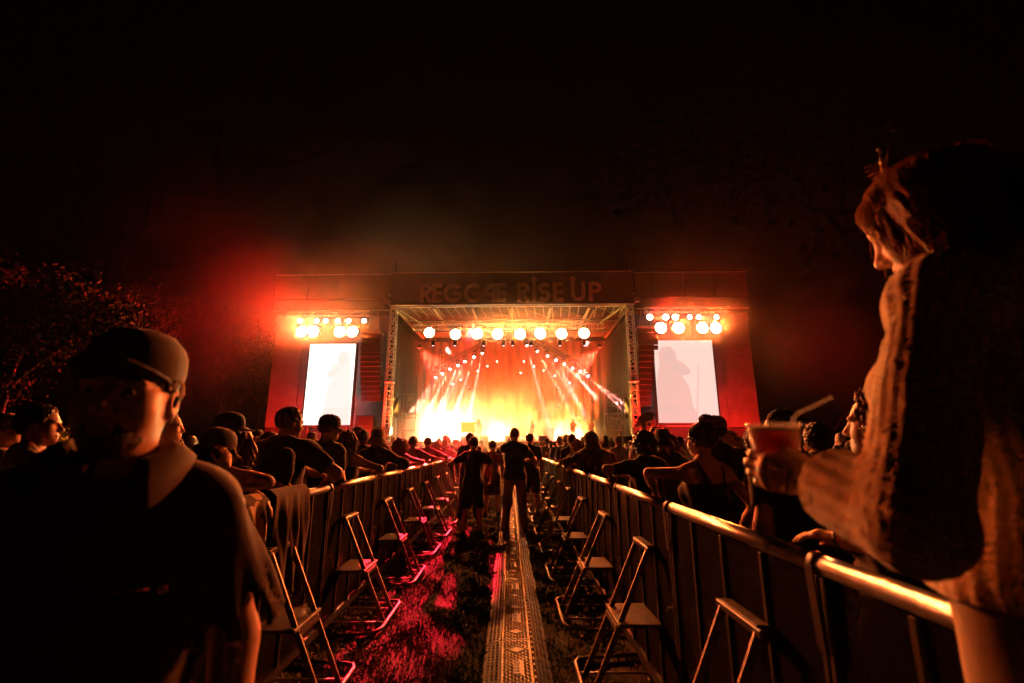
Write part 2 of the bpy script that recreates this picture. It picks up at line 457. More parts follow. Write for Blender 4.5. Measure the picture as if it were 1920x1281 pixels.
def screen(u0, u1, v0, v1, glow, lab, mirror):
    a = WL(u0, v1, -.5); b = WL(u1, v0, -.5); wd = b.x - a.x; ht = b.z - a.z
    t = st('video_screen', (a.x + b.x) / 2, -.5, 0); tag(t, lab, 'screen', 'portrait video screens')
    cx0 = -wd / 2; z0 = a.z
    nx, nz = 4, 6
    for j in range(nz):
        for i in range(nx):
            MB().box((cx0 + wd * (i + .5) / nx, .02, z0 + ht * (j + .5) / nz), (wd / nx - .006, .1, ht / nz - .006)).build('led_panel', glow[0], t)
    # the picture on the screen: a singer with a microphone, a shade dimmer than the white ground
    def poly(pts, m, y, name):
        mb = MB(); n = len(pts)
        P = [(cx0 + wd * ((1 - p[0]) if mirror else p[0]), z0 + ht * p[1]) for p in pts]
        mb.v = [(p[0], y, p[1]) for p in P]; mb.f = [tuple(range(n))]; mb.smooth = [False]
        mb.build(name, m, t)
    poly([(.42, .2), (.45, .42), (.55, .55), (.52, .6), (.44, .58), (.40, .62), (.52, .72), (.62, .76), (.64, .86), (.72, .92), (.86, .92), (.93, .84), (.92, .72), (.96, .6), (.99, .5), (1, .2)], glow[1], -.034, 'picture_figure')
    poly([(.66, .78), (.68, .88), (.76, .90), (.84, .86), (.85, .78), (.78, .72), (.70, .72)], glow[2], -.037, 'picture_face')
    poly([(.36, .02), (.385, .02), (.27, .7), (.255, .7)], glow[1], -.034, 'picture_stand')
    poly([(.42, .6), (.5, .56), (.72, .66), (.66, .72), (.5, .66)], glow[2], -.040, 'picture_arm')
    poly([(.3, .0), (.42, .2), (1, .2), (1, 0)], glow[2], -.037, 'picture_floor')
    fr = MB()
    for x in (-wd / 2 - .1, wd / 2 + .1): fr.box((x, .15, z0 + ht / 2), (.1, .2, ht + .3))
    for z in (z0 - .1, z0 + ht + .1): fr.box((0, .151, z), (wd + .1, .2, .1))
    fr.build('screen_frame', M_BLACK, t)
    for x in (-wd / 2 + .3, wd / 2 - .3): MB().tube([(x, .3, 0), (x, .3, z0 + ht)], .08, 8).build('support_post', M_BLACK, t)
screen(567, 667, 645, 797, (emis('led white', (1, .93, .82), 2.2), emis('led white picture', (1, .93, .85), 1.02), emis('led white picture deep', (1, .91, .82), .98)), 'portrait video screen left of the stage, almost burnt out white', False)
screen(1236, 1334, 638, 793, (emis('led pink', (1, .70, .61), .97), emis('led pink picture', (1, .60, .51), .86), emis('led pink picture deep', (1, .64, .56), .80)), 'portrait video screen right of the stage showing a pink singer', True)
for s, u, v0, v1, lab in ((-1, 699, 628, 728, 'black loudspeaker column hanging left of the stage'), (1, 1211, 618, 742, 'black loudspeaker column hanging right of the stage')):
    a = WL(u, v0, -.2); b = WL(u, v1 + 22, -.2); t = st('line_array', a.x, -.2, 0); tag(t, lab, 'loudspeaker', 'hanging loudspeaker columns')
    n = 14; hh = (a.z - b.z) / n; zz = a.z; yy = 0.0
    for i in range(n):
        tilt = R(.5 + .9 * i); rot = Matrix.Rotation(tilt * .6, 3, 'X')
        c = MB().bevbox((0, yy, zz - hh / 2), (1.5, .75, hh - .025), .03, rot).build('speaker_cabinet', M_BLACK, t)
        MB().box((0, yy - .385, zz - hh / 2), (1.36, .02, hh - .09), rot).build('grille', M_DARKSTEEL, c)
        zz -= hh; yy += .012 * i
    MB().bevbox((0, .1, a.z + .12), (1.4, 1.0, .14), .02).build('flying_frame', M_STEEL, t)
    for x in (-.5, .5): MB().tube([(x, .1, a.z + .15), (x * .3, .1, 12.1)], .02, 5).build('chain', M_STEEL, t)
    sub = st('side_fill_speaker', a.x + .25 * s, .4, 0); tag(sub, 'black loudspeaker stack under the %s speaker column' % ('left' if s < 0 else 'right'), 'loudspeaker')
    for i in range(4): MB().bevbox((0, 0, .6 + .9 * i), (1.35, .8, .86), .03).build('speaker_cabinet', M_BLACK, sub)
# ------------------------------------------------------------------ lamps
WARM = (1, .2, .028); AMBER = (1, .32, .05); RED = (1, .012, .006); PINK = (1, .3, .24)
M_GLOWW = emis('lit warm lens', (1, .80, .45), 60)
M_GLOWS = emis('lit small lens', (1, .82, .62), 25)
M_GLOWP = emis('lit beam lens', (1, .78, .70), 30)
M_GLOWV = emis('lit violet lens', (.9, .7, 1), 5)
_house = MB().lathe([(.001, .3), (.2, .28), (.3, .1), (.31, -.02), (.285, -.02)], 20, Matrix.Rotation(-PI / 2, 4, 'X')).mesh('housing')
_lens = MB().lathe([(.001, .03), (.15, .02), (.285, 0)], 20, Matrix.Rotation(PI / 2, 4, 'X')).mesh('lens')
_yoke = MB().bar((-.36, .12, 0), (-.36, .12, .5), .04, .04).bar((.36, .12, 0), (.36, .12, .5), .04, .04).bar((-.38, .12, .5), (.38, .12, .5), .05, .04).mesh('yoke')
for me in (_house, _yoke): me.materials.append(M_BLACK)
_lens.materials.append(M_GLOWW)
def flood(name, p, label, group, power, col, aim=(0, -1, -.12), angle=110):
    t = st(name, *p); tag(t, label, 'stage light', group)
    place('housing', _house, None, t); place('yoke', _yoke, None, t)
    place('lens', _lens, None, t)
    lamp('SPOT', t, (0, -.06, 0), aim, power, col, angle, .6, .28)
    t.scale = (1.4, 1.4, 1.4)
    return t
ORD = ['first', 'second', 'third', 'fourth', 'fifth', 'sixth', 'seventh', 'eighth', 'ninth', 'tenth', 'eleventh', 'twelfth']
bt = st('lighting_truss', -.1, 1.0, 10.75); tag(bt, 'long lighting truss carrying the blinders over the stage front', 'truss')
truss_parts(bt, (-7.6, 0, 0), (7.6, 0, 0), .4, M_ALU, .028, .5)
PB = 5500
for i, (u, v) in enumerate([(805, 624), (854, 627), (895, 626), (933, 627), (975, 627), (1013, 626), (1053, 626), (1095, 625)]):
    p = WL(u, v, .8)
    flood('blinder_light', p, 'bright warm blinder, %s from the left on the stage truss' % ORD[i], 'blinders on the stage truss', PB, WARM)
# fixtures hanging below the truss
_spotbody = MB().lathe([(.001, .22), (.1, .2), (.13, .05), (.14, -.12), (.11, -.2)], 12).mesh('head'); _spotbody.materials.append(M_BLACK)
_spotlens = MB().lathe([(.001, -.17), (.1, -.185)], 12).mesh('lens'); _spotlens.materials.append(M_GLOWV)
_frame = MB().bar((-.2, 0, -.05), (-.2, 0, .34), .04, .05).bar((.2, 0, -.05), (.2, 0, .34), .04, .05).bar((-.22, 0, .34), (.22, 0, .34), .08, .05).mesh('yoke'); _frame.materials.append(M_ALU)
for i, u in enumerate((812, 853, 907, 944, 961, 996, 1050, 1096)):
    p = WL(u, 644, 1.0); t = st('wash_light', *p); tag(t, 'small pale wash light under the stage truss, %s from the left' % ORD[i], 'stage light', 'wash lights under the truss')
    place('head', _spotbody, None, t); place('lens', _spotlens, None, t); place('yoke', _frame, None, t)
    lamp('SPOT', t, (0, 0, -.2), (0, .15, -1), 1500, (.85, .45, 1), 14, .4, .06)
PF = 21000
for s, us, v, ly, lab in ((-1, (566, 588, 637, 661), 622, -1.0, 'left'), (1, (1239, 1272, 1317, 1342), 615, -1.0, 'right')):
    a = WL(us[0], v - 24, -.9); b = WL(us[-1], v - 24, -.9)
    tr = st('side_truss', (a.x + b.x) / 2, -.7, a.z + .45); tag(tr, 'short lighting truss above the %s screen' % lab, 'truss')
    truss_parts(tr, (-3.2, 0, 0), (3.2, 0, 0), .35, M_ALU, .025, .5)
    for k, u in enumerate(us):
        flood('blinder_light', WL(u, v, ly), 'bright warm blinder over the %s screen, %s from the left' % (lab, ORD[k]), 'blinders over the screens', PF, WARM if k % 2 else (1, .065, .011), (-.28 * s, -1, -.12))
    small = (563, 594, 611, 634, 654, 683) if s < 0 else (1218, 1248, 1266, 1293, 1310, 1343)
    for k, u in enumerate(small):
        p = WL(u, v - 20, -.9); t = st('par_light', *p); tag(t, 'small round par light above the %s screen blinders, %s from the left' % (lab, ORD[k]), 'stage light', 'par lights over the screens')
        M90 = Matrix.Rotation(-PI / 2, 4, 'X')
        MB().lathe([(.001, -.3), (.12, -.28), (.16, 0), (.17, .03)], 12, M90.inverted()).build('can', M_BLACK, t)
        big = 1.35 if (s > 0 and k < 3) else 1.0
        MB().lathe([(.001, .045), (.165 * big, .035)], 14, M90.inverted()).build('lens', M_GLOWS, t)
        MB().bar((0, .1, .1), (0, .1, .45), .05, .04).build('clamp', M_BLACK, t)
        if k % 2 == 0: lamp('SPOT', t, (0, -.1, 0), (s * (.55 + .12 * k), -.8, -.02), 30000, (1, .012, .008), 100, .6, .15)
# red floods on the ground washing the scrim walls and the smoke beside the stage
_parcan = MB().lathe([(.001, -.18), (.13, -.16), (.15, .12), (.16, .16)], 12).mesh('can'); _parcan.materials.append(M_BLACK)
_parlens = MB().lathe([(.001, .13), (.14, .125)], 12).mesh('lens'); _parlens.materials.append(emis('lit red lens', (1, .06, .03), 20))
k = 0
for s, side in ((-1, 'left'), (1, 'right')):
    for j, (x, y, aim, pw) in enumerate(((10.8, -1.6, (.1, .75, 1), 7000), (14.2, -1.9, (.25, .7, 1), 5500), (17.3, -1.8, (.35, .55, 1), 4500))):
        t = st('red_flood', s * x, y, 0.35); tag(t, 'red floor flood washing the %s scrim wall, %s from the stage' % (side, ORD[j]), 'stage light', 'red floor floods')
        place('can', _parcan, None, t, (0, 0, .25), (-.4, 0, 0)); place('lens', _parlens, None, t, (0, 0, .25), (-.4, 0, 0))
        MB().bar((-.25, 0, -.35), (.25, 0, -.35), .3, .03).bar((-.2, 0, -.35), (-.2, 0, .3), .04, .03).bar((.2, 0, -.35), (.2, 0, .3), .04, .03).build('stand', M_BLACK, t)
        lamp('SPOT', t, (0, .1, .42), (s * aim[0], aim[1], aim[2]), pw, RED, 105, .7, .12)
# moving heads on the two raked trusses
_mbase = MB().bevbox((0, 0, .3), (.34, .3, .12), .03).bar((-.16, 0, -.05), (-.16, 0, .26), .06, .1).bar((.16, 0, -.05), (.16, 0, .26), .06, .1).mesh('yoke'); _mbase.materials.append(M_BLACK)
_mhead = MB().lathe([(.001, .16), (.09, .14), (.125, 0), (.115, -.2), (.1, -.22)], 12).mesh('head'); _mhead.materials.append(M_BLACK)
_mlens = MB().lathe([(.001, -.225), (.115, -.205)], 12).mesh('lens'); _mlens.materials.append(M_GLOWP)
def mover(p, aim, label, power, col=PINK, angle=3.4, floor=False, group='moving heads on the raked trusses', ball=True):
    t = st('moving_head', *p); tag(t, label, 'stage light', group)
    place('yoke', _mbase, None, t, (0, 0, -.6 if floor else 0))
    q = Vector(aim).to_track_quat('-Z', 'Y').to_euler()
    h = place('head', _mhead, None, t, (0, 0, 0), q); place('lens', _mlens, None, h)
    if ball:
        MB().lathe([(.001, -.1), (.07, -.07), (.1, 0), (.07, .07), (.001, .1)], 10).build('lens_glow_ball', M_GLOWP, h).location = (0, 0, -.12)  # emissive ball added for the glow at the lens
    if not power: t.scale = (.5, .5, .5)
    if power: lamp('SPOT', t, Vector(aim).normalized() * .27, aim, power, col, angle, .25, .05)
    return t
LH = [(819, 705), (831, 698), (845, 690), (860, 683), (873, 675), (890, 666), (905, 659)]
LA = [(787, 750), (806, 735), (828, 722), (846, 715), (852, 720), (868, 730), (888, 740)]
RH = [(987, 645), (1006, 656), (1025, 665), (1041, 673), (1056, 681), (1072, 689), (1085, 695), (1100, 703)]
RA = [(1008, 722), (1034, 706), (1052, 708), (1062, 712), (1080, 705), (1090, 712), (1122, 722), (1140, 742)]
for hs, as_, side in ((LH, LA, 'left'), (RH, RA, 'right')):
    P0 = [WL(u, v, 6.0) for u, v in hs]
    rt = st('raked_truss', P0[0].x, 6.2, P0[0].z + .75); tag(rt, 'raked truss of moving heads on the %s half of the stage' % side, 'truss')
    a = P0[0] - P0[0]; b = P0[-1] - P0[0]; d = (b - a).normalized()
    truss_parts(rt, a - d * .5, b + d * .5, .3, M_DARKSTEEL, .022, .45)
    for k, ((u, v), (u2, v2)) in enumerate(zip(hs, as_)):
        p = P0[k]; q = WL(u2, v2, 4.2)
        mover(p, q - p, 'moving head throwing a pink beam, %s from the left on the %s raked truss' % (ORD[k], side), 430000)
for (u, v, u2, v2, lab) in ((880, 730, 870, 712, 'moving head with an upward beam at the left rear, upper of two'), (880, 747, 838, 715, 'moving head with an upward beam at the left rear, lower of two'), (1044, 730, 1058, 708, 'moving head with an upward beam at the right rear, upper of two'), (1045, 762, 1058, 746, 'moving head with an upward beam at the right rear, lower of two')):
    p = WL(u, v, 8.6); q = WL(u2, v2, 9.6); mover(p, q - p, lab, 420000, PINK, 4, True, 'moving heads at the rear')
for k, (u, v) in enumerate(((914, 687), (932, 678), (864, 712), (896, 696), (849, 720), (982, 678), (1019, 695), (976, 699), (1001, 687), (1040, 705), (1068, 718))):
    p = WL(u, v, 11.5); mover(p, (0, -1, -.2), 'tiny white pin light on the backdrop, number %s from the left' % ORD[sorted([914, 932, 864, 896, 849, 982, 1019, 976, 1001, 1040, 1068]).index(u)], 0, group='pin lights on the backdrop', ball=False)
# floor strobes behind the smoke
for k, (x, y, z, pw, col) in enumerate(((-6.6, 5.6, .45, 50000, (1, .6, .2)), (-4.4, 5.2, .45, 50000, (1, .6, .2)), (-1.3, 8.0, .45, 48000, (1, .44, .07)), (1.2, 8.4, .45, 48000, (1, .44, .07)), (3.6, 7.2, .45, 48000, (1, .46, .08)), (5.4, 6.6, .45, 36000, (1, .4, .07)))):
    t = flood('floor_strobe', (x, y, DZ + z), 'warm floor light behind the stage smoke, %s from the left' % ORD[k], 'floor lights on stage', pw, col, (0, -.92, .28), 118)
# amber uplights at the foot of the towers and red-orange fill lights added to colour the backdrop
for k, x in enumerate(TLX):
    sd = ('left', 'right')[k]
    t = st('tower_uplight', x + (.7 if k == 0 else -.7), .9, .3); tag(t, 'amber uplight at the foot of the %s roof tower' % sd, 'stage light')
    place('can', _parcan, None, t, (0, 0, .1), (-.1, 0, 0)); MB().lathe([(.001, .13), (.14, .125)], 12).build('lens', emis('lit amber lens', (1, .45, .08), 20), t).location = (0, 0, .1)
    MB().bar((-.25, 0, -.28), (.25, 0, -.28), .3, .03).bar((-.2, 0, -.28), (-.2, 0, .12), .04, .03).bar((.2, 0, -.28), (.2, 0, .12), .04, .03).build('stand', M_BLACK, t)
    lamp('SPOT', t, (0, 0, .26), (-.07 if k == 0 else .07, -.015, 1), 14000, (1, .42, .06), 30, .8, .12)
for k, x in enumerate((-5.5, 0, 5.5)):
    t = st('backdrop_fill', x, 11.6, DZ); tag(t, 'added fill light throwing orange red up the backdrop, %s from the left' % ORD[k], 'stage light', 'added backdrop fill lights')
    place('can', _parcan, None, t, (0, 0, .25), (-.3, 0, 0)); place('lens', _parlens, None, t, (0, 0, .25), (-.3, 0, 0))
    MB().bar((-.2, 0, .02), (.2, 0, .02), .3, .03).build('stand', M_BLACK, t)
    lamp('SPOT', t, (0, 0, .45), (0, .3, 1), 50000, (1, .05, .007), 120, .7, .12)
# two red washes high in the grid
for k, (x, y, z, ax, az, lab) in enumerate(((-7.6, 3.0, 9.6, .8, -.8, 'left'), (7.4, 3.0, 9.6, -.9, -.8, 'right'))):
    t = st('red_wash', x, y, z); tag(t, 'red wash light high at the %s side of the stage' % lab, 'stage light')
    place('can', _parcan, None, t, (0, 0, 0), (PI, 0, 0)); place('lens', _parlens, None, t, (0, 0, 0), (PI, 0, 0))
    MB().bar((-.2, 0, 0), (-.2, 0, .4), .04, .03).bar((.2, 0, 0), (.2, 0, .4), .04, .03).bar((-.2, 0, .4), (.2, 0, .4), .04, .03).build('yoke', M_BLACK, t)
    lamp('SPOT', t, (0, 0, -.2), (ax, .2, az), 200000, (1, .02, .01), 48, .6, .12)
# red key that falls down the aisle
p = WL(888, 612, 1.1); t = st('red_key', *p); tag(t, 'red spot between the blinders pointing down the aisle', 'stage light')
place('can', _parcan, None, t, (0, 0, 0), (PI / 2, 0, 0)); place('lens', _parlens, None, t, (0, 0, 0), (PI / 2, 0, 0))
MB().bar((-.2, 0, 0), (-.2, 0, .4), .04, .03).bar((.2, 0, 0), (.2, 0, .4), .04, .03).bar((-.2, 0, .4), (.2, 0, .4), .04, .03).build('yoke', M_BLACK, t)
AIM = SMI.to_3x3() @ (Vector((-1.52, 7.2, 0)) - S(*p))
lamp('SPOT', t, (0, -.25, 0), AIM, 560000, (1, .01, .03), 5.4, .3, .1)
# ------------------------------------------------------------------ crowd barriers along the aisle
def perforated():
    m = bpy.data.materials.new('perforated barrier sheet'); m.use_nodes = True; n = m.node_tree; b = n.nodes['Principled BSDF']
    b.inputs['Base Color'].default_value = (.007, .0065, .0065, 1); b.inputs['Roughness'].default_value = .9; b.inputs['Metallic'].default_value = 0; b.inputs['Specular IOR Level'].default_value = .02
    tc = n.nodes.new('ShaderNodeTexCoord'); sp = n.nodes.new('ShaderNodeSeparateXYZ'); n.links.new(tc.outputs['Object'], sp.inputs[0])
    def mth(op, a, b_=None, v=None):
        q = n.nodes.new('ShaderNodeMath'); q.operation = op; n.links.new(a, q.inputs[0])
        if b_ is not None: n.links.new(b_, q.inputs[1])
        if v is not None: q.inputs[1].default_value = v
        return q.outputs[0]
    P_ = .0125
    row = mth('FLOOR', mth('MULTIPLY', sp.outputs['Z'], v=1 / P_))
    off = mth('MULTIPLY', mth('MODULO', row, v=2.0), v=.5)
    fy = mth('SUBTRACT', mth('FRACT', mth('ADD', mth('MULTIPLY', sp.outputs['Y'], v=1 / P_), off)), v=.5)
    fz = mth('SUBTRACT', mth('FRACT', mth('MULTIPLY', sp.outputs['Z'], v=1 / P_)), v=.5)
    r2 = mth('ADD', mth('MULTIPLY', fy, fy), mth('MULTIPLY', fz, fz))
    hole = mth('LESS_THAN', r2, v=.045)
    tr = n.nodes.new('ShaderNodeBsdfTransparent'); mx = n.nodes.new('ShaderNodeMixShader')
    n.links.new(hole, mx.inputs[0]); n.links.new(b.outputs[0], mx.inputs[1]); n.links.new(tr.outputs[0], mx.inputs[2])
    n.links.new(mx.outputs[0], n.nodes['Material Output'].inputs['Surface'])
    return m
M_PERF = perforated()
M_RAIL = mat('worn steel rail', (.62, .6, .57), .3, .95, .25, 22, .2, 160)
M_LEG = mat('brushed leg bar', (.17, .155, .145), .45, .7, .2, 30, .1, 200)
M_STEP = mat('step plate', (.16, .14, .12), .55, .4, .25, 18, .35, 150)
PW = 1.35
def barrier_meshes(s):
    """meshes of one barrier panel; wall on x = 0, aisle towards s * x"""
    d = {}
    d['top_rail'] = MB().tube([(0, .004, 1.17), (0, PW - .004, 1.17)], .031, 14).mesh('top_rail')
    d['joint_clamp'] = MB().tube([(0, -.02, 1.17), (0, .02, 1.17)], .0365, 14).bar((s * .04, 0, 1.17), (s * .03, 0, .93), .035, .006, (1, 0, 0)).mesh('joint_clamp')
    d['bottom_rail'] = MB().bar((0, 0, .06), (0, PW, .06), .05, .05).mesh('bottom_rail')
    d['stile'] = MB().bevbox((0, 0, .605), (.034, .026, 1.06), .004).mesh('stile')
    d['sheet'] = MB().add([(0, .014, .09), (0, .3245, .09), (0, .3245, 1.135), (0, .014, 1.135)], [(0, 1, 2, 3)]).mesh('sheet')
    d['hook'] = MB().tube([(s * .02, 0, .62), (s * .05, .015, .62), (s * .055, .03, .6), (s * .045, .035, .585)], .006, 6).mesh('hook')
    yl = .45
    d['leg'] = MB().bar((s * .065, 0, .865), (s * .465, 0, .02), .034, .014, (0, 1, 0)).mesh('leg')
    d['leg_cap'] = MB().bevbox((s * .05, yl, .872), (.06, .36, .034), .006).mesh('leg_cap')
    st_ = MB().bevbox((s * .155, yl, .44), (.27, .40, .022), .004)
    d['step'] = st_.mesh('step')
    d['step_bracket'] = MB().bar((s * .29, yl - .14, .41), (s * .29, yl + .14, .41), .02, .03).mesh('step_bracket')
    pts = [(s * .02, -.02, .025), (s * .40, .04, .025), (s * .47, .07, .03), (s * .5, .14, .035), (s * .5, .76, .035), (s * .47, .83, .03), (s * .40, .86, .025), (s * .02, .92, .025)]
    d['base_loop'] = MB().tube(pts, .014, 8).mesh('base_loop')
    d['base_bar'] = MB().tube([(s * .02, .0, .03), (s * .49, .0, .03)], .008, 6).mesh('base_bar')
    d['tread_strip'] = MB().bevbox((s * .05, yl, .893), (.05, .3, .006), .002).mesh('tread_strip')
    mm = dict(top_rail=M_RAIL, joint_clamp=M_DARKSTEEL, bottom_rail=M_DARKSTEEL, stile=M_DARKSTEEL, sheet=M_PERF, hook=M_STEEL, leg=M_LEG, leg_cap=M_DARKSTEEL,
              step=M_STEP, step_bracket=M_LEG, base_loop=M_LEG, base_bar=M_STEEL, tread_strip=M_STEP)
    for k, me in d.items(): me.materials.append(mm[k])
    return d
random.seed(4)
def barrier_run(X, s, Y0, n, side):
    d = barrier_meshes(s)
    for k in range(n):
        t = empty('crowd_barrier', (X, Y0 + PW * k, 0), 0)
        t.rotation_euler = (0, R(random.uniform(-.15, .15)), R(random.uniform(-.15, .15)))
        o_ = ORD + ['thirteenth', 'fourteenth', 'fifteenth', 'sixteenth', 'seventeenth', 'eighteenth', 'nineteenth', 'twentieth', 'twenty-first', 'twenty-second', 'twenty-third']
        tag(t, 'steel crowd barrier with a step, %s from the camera on the %s of the aisle' % (o_[k], side), 'barrier', 'crowd barriers on the %s' % side)
        for nm in ('top_rail', 'joint_clamp', 'bottom_rail', 'hook', 'leg_cap', 'step', 'step_bracket', 'base_loop', 'tread_strip'): place(nm, d[nm], None, t)
        for y in (.017, .339, .6765, 1.014, 1.333): place('stile', d['stile'], None, t, (s * .0, y, 0))
        for y in (0.013, .3385, .676, 1.0135): place('sheet', d['sheet'], None, t, (s * .004, y, 0))
        for y in (.31, .59): place('leg', d['leg'], None, t, (0, y, 0))
        for y in (.27, .62): place('base_bar', d['base_bar'], None, t, (0, y, 0))
barrier_run(-1.57, 1, 4.15 - 3 * PW, 20, 'left')
barrier_run(.97, -1, 1.53 - PW, 21, 'right')

# ------------------------------------------------------------------ cable ramp down the aisle
M_LID = mat('worn yellow ramp lid', (.55, .34, .07), .44, 0, .45, 9, .35, 60)
M_RAMP = mat('black rubber ramp', (.06, .055, .05), .5, 0, .35, 12, .35, 50)
M_EMB = mat('pale moulded emblem', (.7, .55, .25), .4, 0, .1)
x0, x1, xl0, xl1 = -.18, .30, -.054, .181
RL, RH_ = .914, .052
def ramp_meshes():
    d = {}
    d['lid'] = MB().bevbox(((xl0 + xl1) / 2 - .006, RL / 2, RH_ - .008), (xl1 - xl0 - .016, RL - .008, .016), .003).mesh('lid')
    for nm, a, b, c in (('left_ramp', x0, xl0 - .003, 0), ('right_ramp', x1, xl1 + .006, 0)):
        ys = []; n_ = 12; m = MB()
        for k in range(n_ + 1):
            y = .004 + (RL - .008) * k / n_; sc_ = .006 if k % 2 else 0
            o = a + (sc_ if nm == 'left_ramp' else -sc_)
            m.v += [(o, y, .004), (o, y, .0), (b, y, RH_), (b, y, 0)]
        for k in range(n_):
            i = 4 * k; j = i + 4
            fs = [(i, j, j + 2, i + 2), (i + 1, i, i + 2, i + 3), (i, i + 1, j + 1, j), (i + 2, j + 2, j + 3, i + 3)]
            if nm == 'left_ramp': fs = [tuple(reversed(f)) for f in fs]
            m.f += fs; m.smooth += [False] * 4
        d[nm] = m.mesh(nm)
    # tread pattern: rows of short diagonal bars, woven
    tr = MB(); q = .0235
    def zt(x):
        if x < xl0: return RH_ * (x - x0) / (xl0 - x0) - .001
        if x > xl1: return RH_ * (x1 - x) / (x1 - xl1) - .001
        return RH_ - .001
    def tread(m, xa, xb, lo=0.02, hi=RL - .02, skip=None):
        nx = int((xb - xa) / q); ny = int((hi - lo) / q)
        for i in range(nx):
            for j in range(ny):
                x = xa + (i + .5) * (xb - xa) / nx; y = lo + (j + .5) * (hi - lo) / ny
                if skip and skip(x, y): continue
                a = R(45) if (i + j) % 2 else R(-45)
                dx, dy = math.cos(a) * q * .5, math.sin(a) * q * .5; z = zt(x)
                nx_, ny_ = -math.sin(a) * .0035, math.cos(a) * .0035
                zz = lambda px: zt(px)
                b = len(m.v)
                for (px, py) in ((x - dx, y - dy), (x + dx, y + dy)):
                    m.v += [(px - nx_, py - ny_, zz(px)), (px, py, zz(px) + .006), (px + nx_, py + ny_, zz(px))]
                m.f += [(b, b + 3, b + 4, b + 1), (b + 1, b + 4, b + 5, b + 2), (b, b + 1, b + 2), (b + 5, b + 4, b + 3)]; m.smooth += [False] * 4
    xc = (xl0 + xl1) / 2 - .006
    def skip(x, y):
        for yc in (.17, RL - .17):
            if abs(x - xc) / .085 + abs(y - yc) / .06 < 1.15: return True
        return abs(x - xc) < .035 and abs(y - RL / 2) < .105
    tread(tr, xl0 + .016, xl1 - .03, skip=skip); d['lid_tread'] = tr.mesh('lid_tread')
    tl = MB(); tread(tl, x0 + .022, xl0 - .012); d['left_tread'] = tl.mesh('left_tread')
    tl = MB(); tread(tl, xl1 + .014, x1 - .02); d['right_tread'] = tl.mesh('right_tread')
    e = MB()
    def ringpoly(pts, wd, m):
        n_ = len(pts); cx = sum(p[0] for p in pts) / n_; cyy = sum(p[1] for p in pts) / n_
        b = len(m.v)
        for k in (1.0, 1 - wd):
            for p in pts: m.v += [(cx + (p[0] - cx) * k, cyy + (p[1] - cyy) * k, RH_ - .001), (cx + (p[0] - cx) * k, cyy + (p[1] - cyy) * k, RH_ + .005)]
        for i in range(n_):
            j = (i + 1) % n_; A = b + 2 * i; Bq = b + 2 * j; C = b + 2 * n_ + 2 * i; D = b + 2 * n_ + 2 * j
            m.f += [(A + 1, Bq + 1, D + 1, C + 1), (A, Bq, Bq + 1, A + 1), (D, C, C + 1, D + 1)]; m.smooth += [False] * 3
    dm = []
    for yc in (.17, RL - .17):
        e = MB(); ringpoly([(xc - .085, yc), (xc, yc - .06), (xc + .085, yc), (xc, yc + .06)], .1, e)
        e.add([(xc - .012, yc + .03, RH_ + .004), (xc + .012, yc + .005, RH_ + .004), (xc - .002, yc + .003, RH_ + .004)], [(0, 2, 1)])
        e.add([(xc + .012, yc - .03, RH_ + .004), (xc - .012, yc - .005, RH_ + .004), (xc + .002, yc - .003, RH_ + .004)], [(0, 2, 1)])
        dm.append(e.mesh('voltage_emblem'))
    d['emblems'] = dm
    lb = MB(); ringpoly([(xc - .024, RL / 2 - .095), (xc + .024, RL / 2 - .095), (xc + .024, RL / 2 + .07), (xc - .024, RL / 2 + .07)], .12, lb)
    ringpoly([(xc + .018 * math.cos(k * PI / 3), RL / 2 + .09 + .014 * math.sin(k * PI / 3)) for k in range(6)], .4, lb)
    for k in range(7): lb.box((xc, RL / 2 - .078 + k * .021, RH_ + .001), (.028, .009, .006))
    d['maker_plate'] = lb.mesh('maker_plate'); d['maker_plate']
    hk = []
    d['hinge_knuckle'] = MB().bevbox((xl1 - .004, 0, RH_ - .003), (.014, .045, .016), .003).mesh('hinge_knuckle')
    mm = dict(lid=M_LID, left_ramp=M_RAMP, right_ramp=M_RAMP, lid_tread=M_LID, left_tread=M_RAMP, right_tread=M_RAMP, maker_plate=M_EMB, hinge_knuckle=M_LID)
    for k, v in mm.items(): d[k].materials.append(v)
    for v in d['emblems']: v.materials.append(M_EMB)
    return d
RD = ramp_meshes()
RY0 = 3.97 - 3 * RL
for k in range(32):
    t = empty('cable_ramp', (random.uniform(-.006, .006) - .004 * k * .2, RY0 + RL * k, .006), R(random.uniform(-.5, .5)))
    near = 'the camera'
    o_ = ['first', 'second', 'third', 'fourth', 'fifth', 'sixth', 'seventh', 'eighth', 'ninth']
    w1 = ['tenth', 'eleventh', 'twelfth', 'thirteenth', 'fourteenth', 'fifteenth', 'sixteenth', 'seventeenth', 'eighteenth', 'nineteenth', 'twentieth']
    o_ = o_ + w1 + ['twenty-' + q for q in o_] + ['thirtieth', 'thirty-first', 'thirty-second']
    tag(t, 'yellow lidded cable ramp module, %s from the camera in the aisle' % o_[k], 'cable ramp', 'cable ramp modules')
    for nm in ('lid', 'left_ramp', 'right_ramp', 'maker_plate'): place(nm, RD[nm], None, t)
    if k < 14:
        for nm in ('lid_tread', 'left_tread', 'right_tread'): place(nm, RD[nm], None, t)['kind'] = 'stuff'
        for q in range(10): place('hinge_knuckle', RD['hinge_knuckle'], None, t, (0, .05 + .09 * q, 0))
    for e in RD['emblems']: place('voltage_emblem', e, None, t)

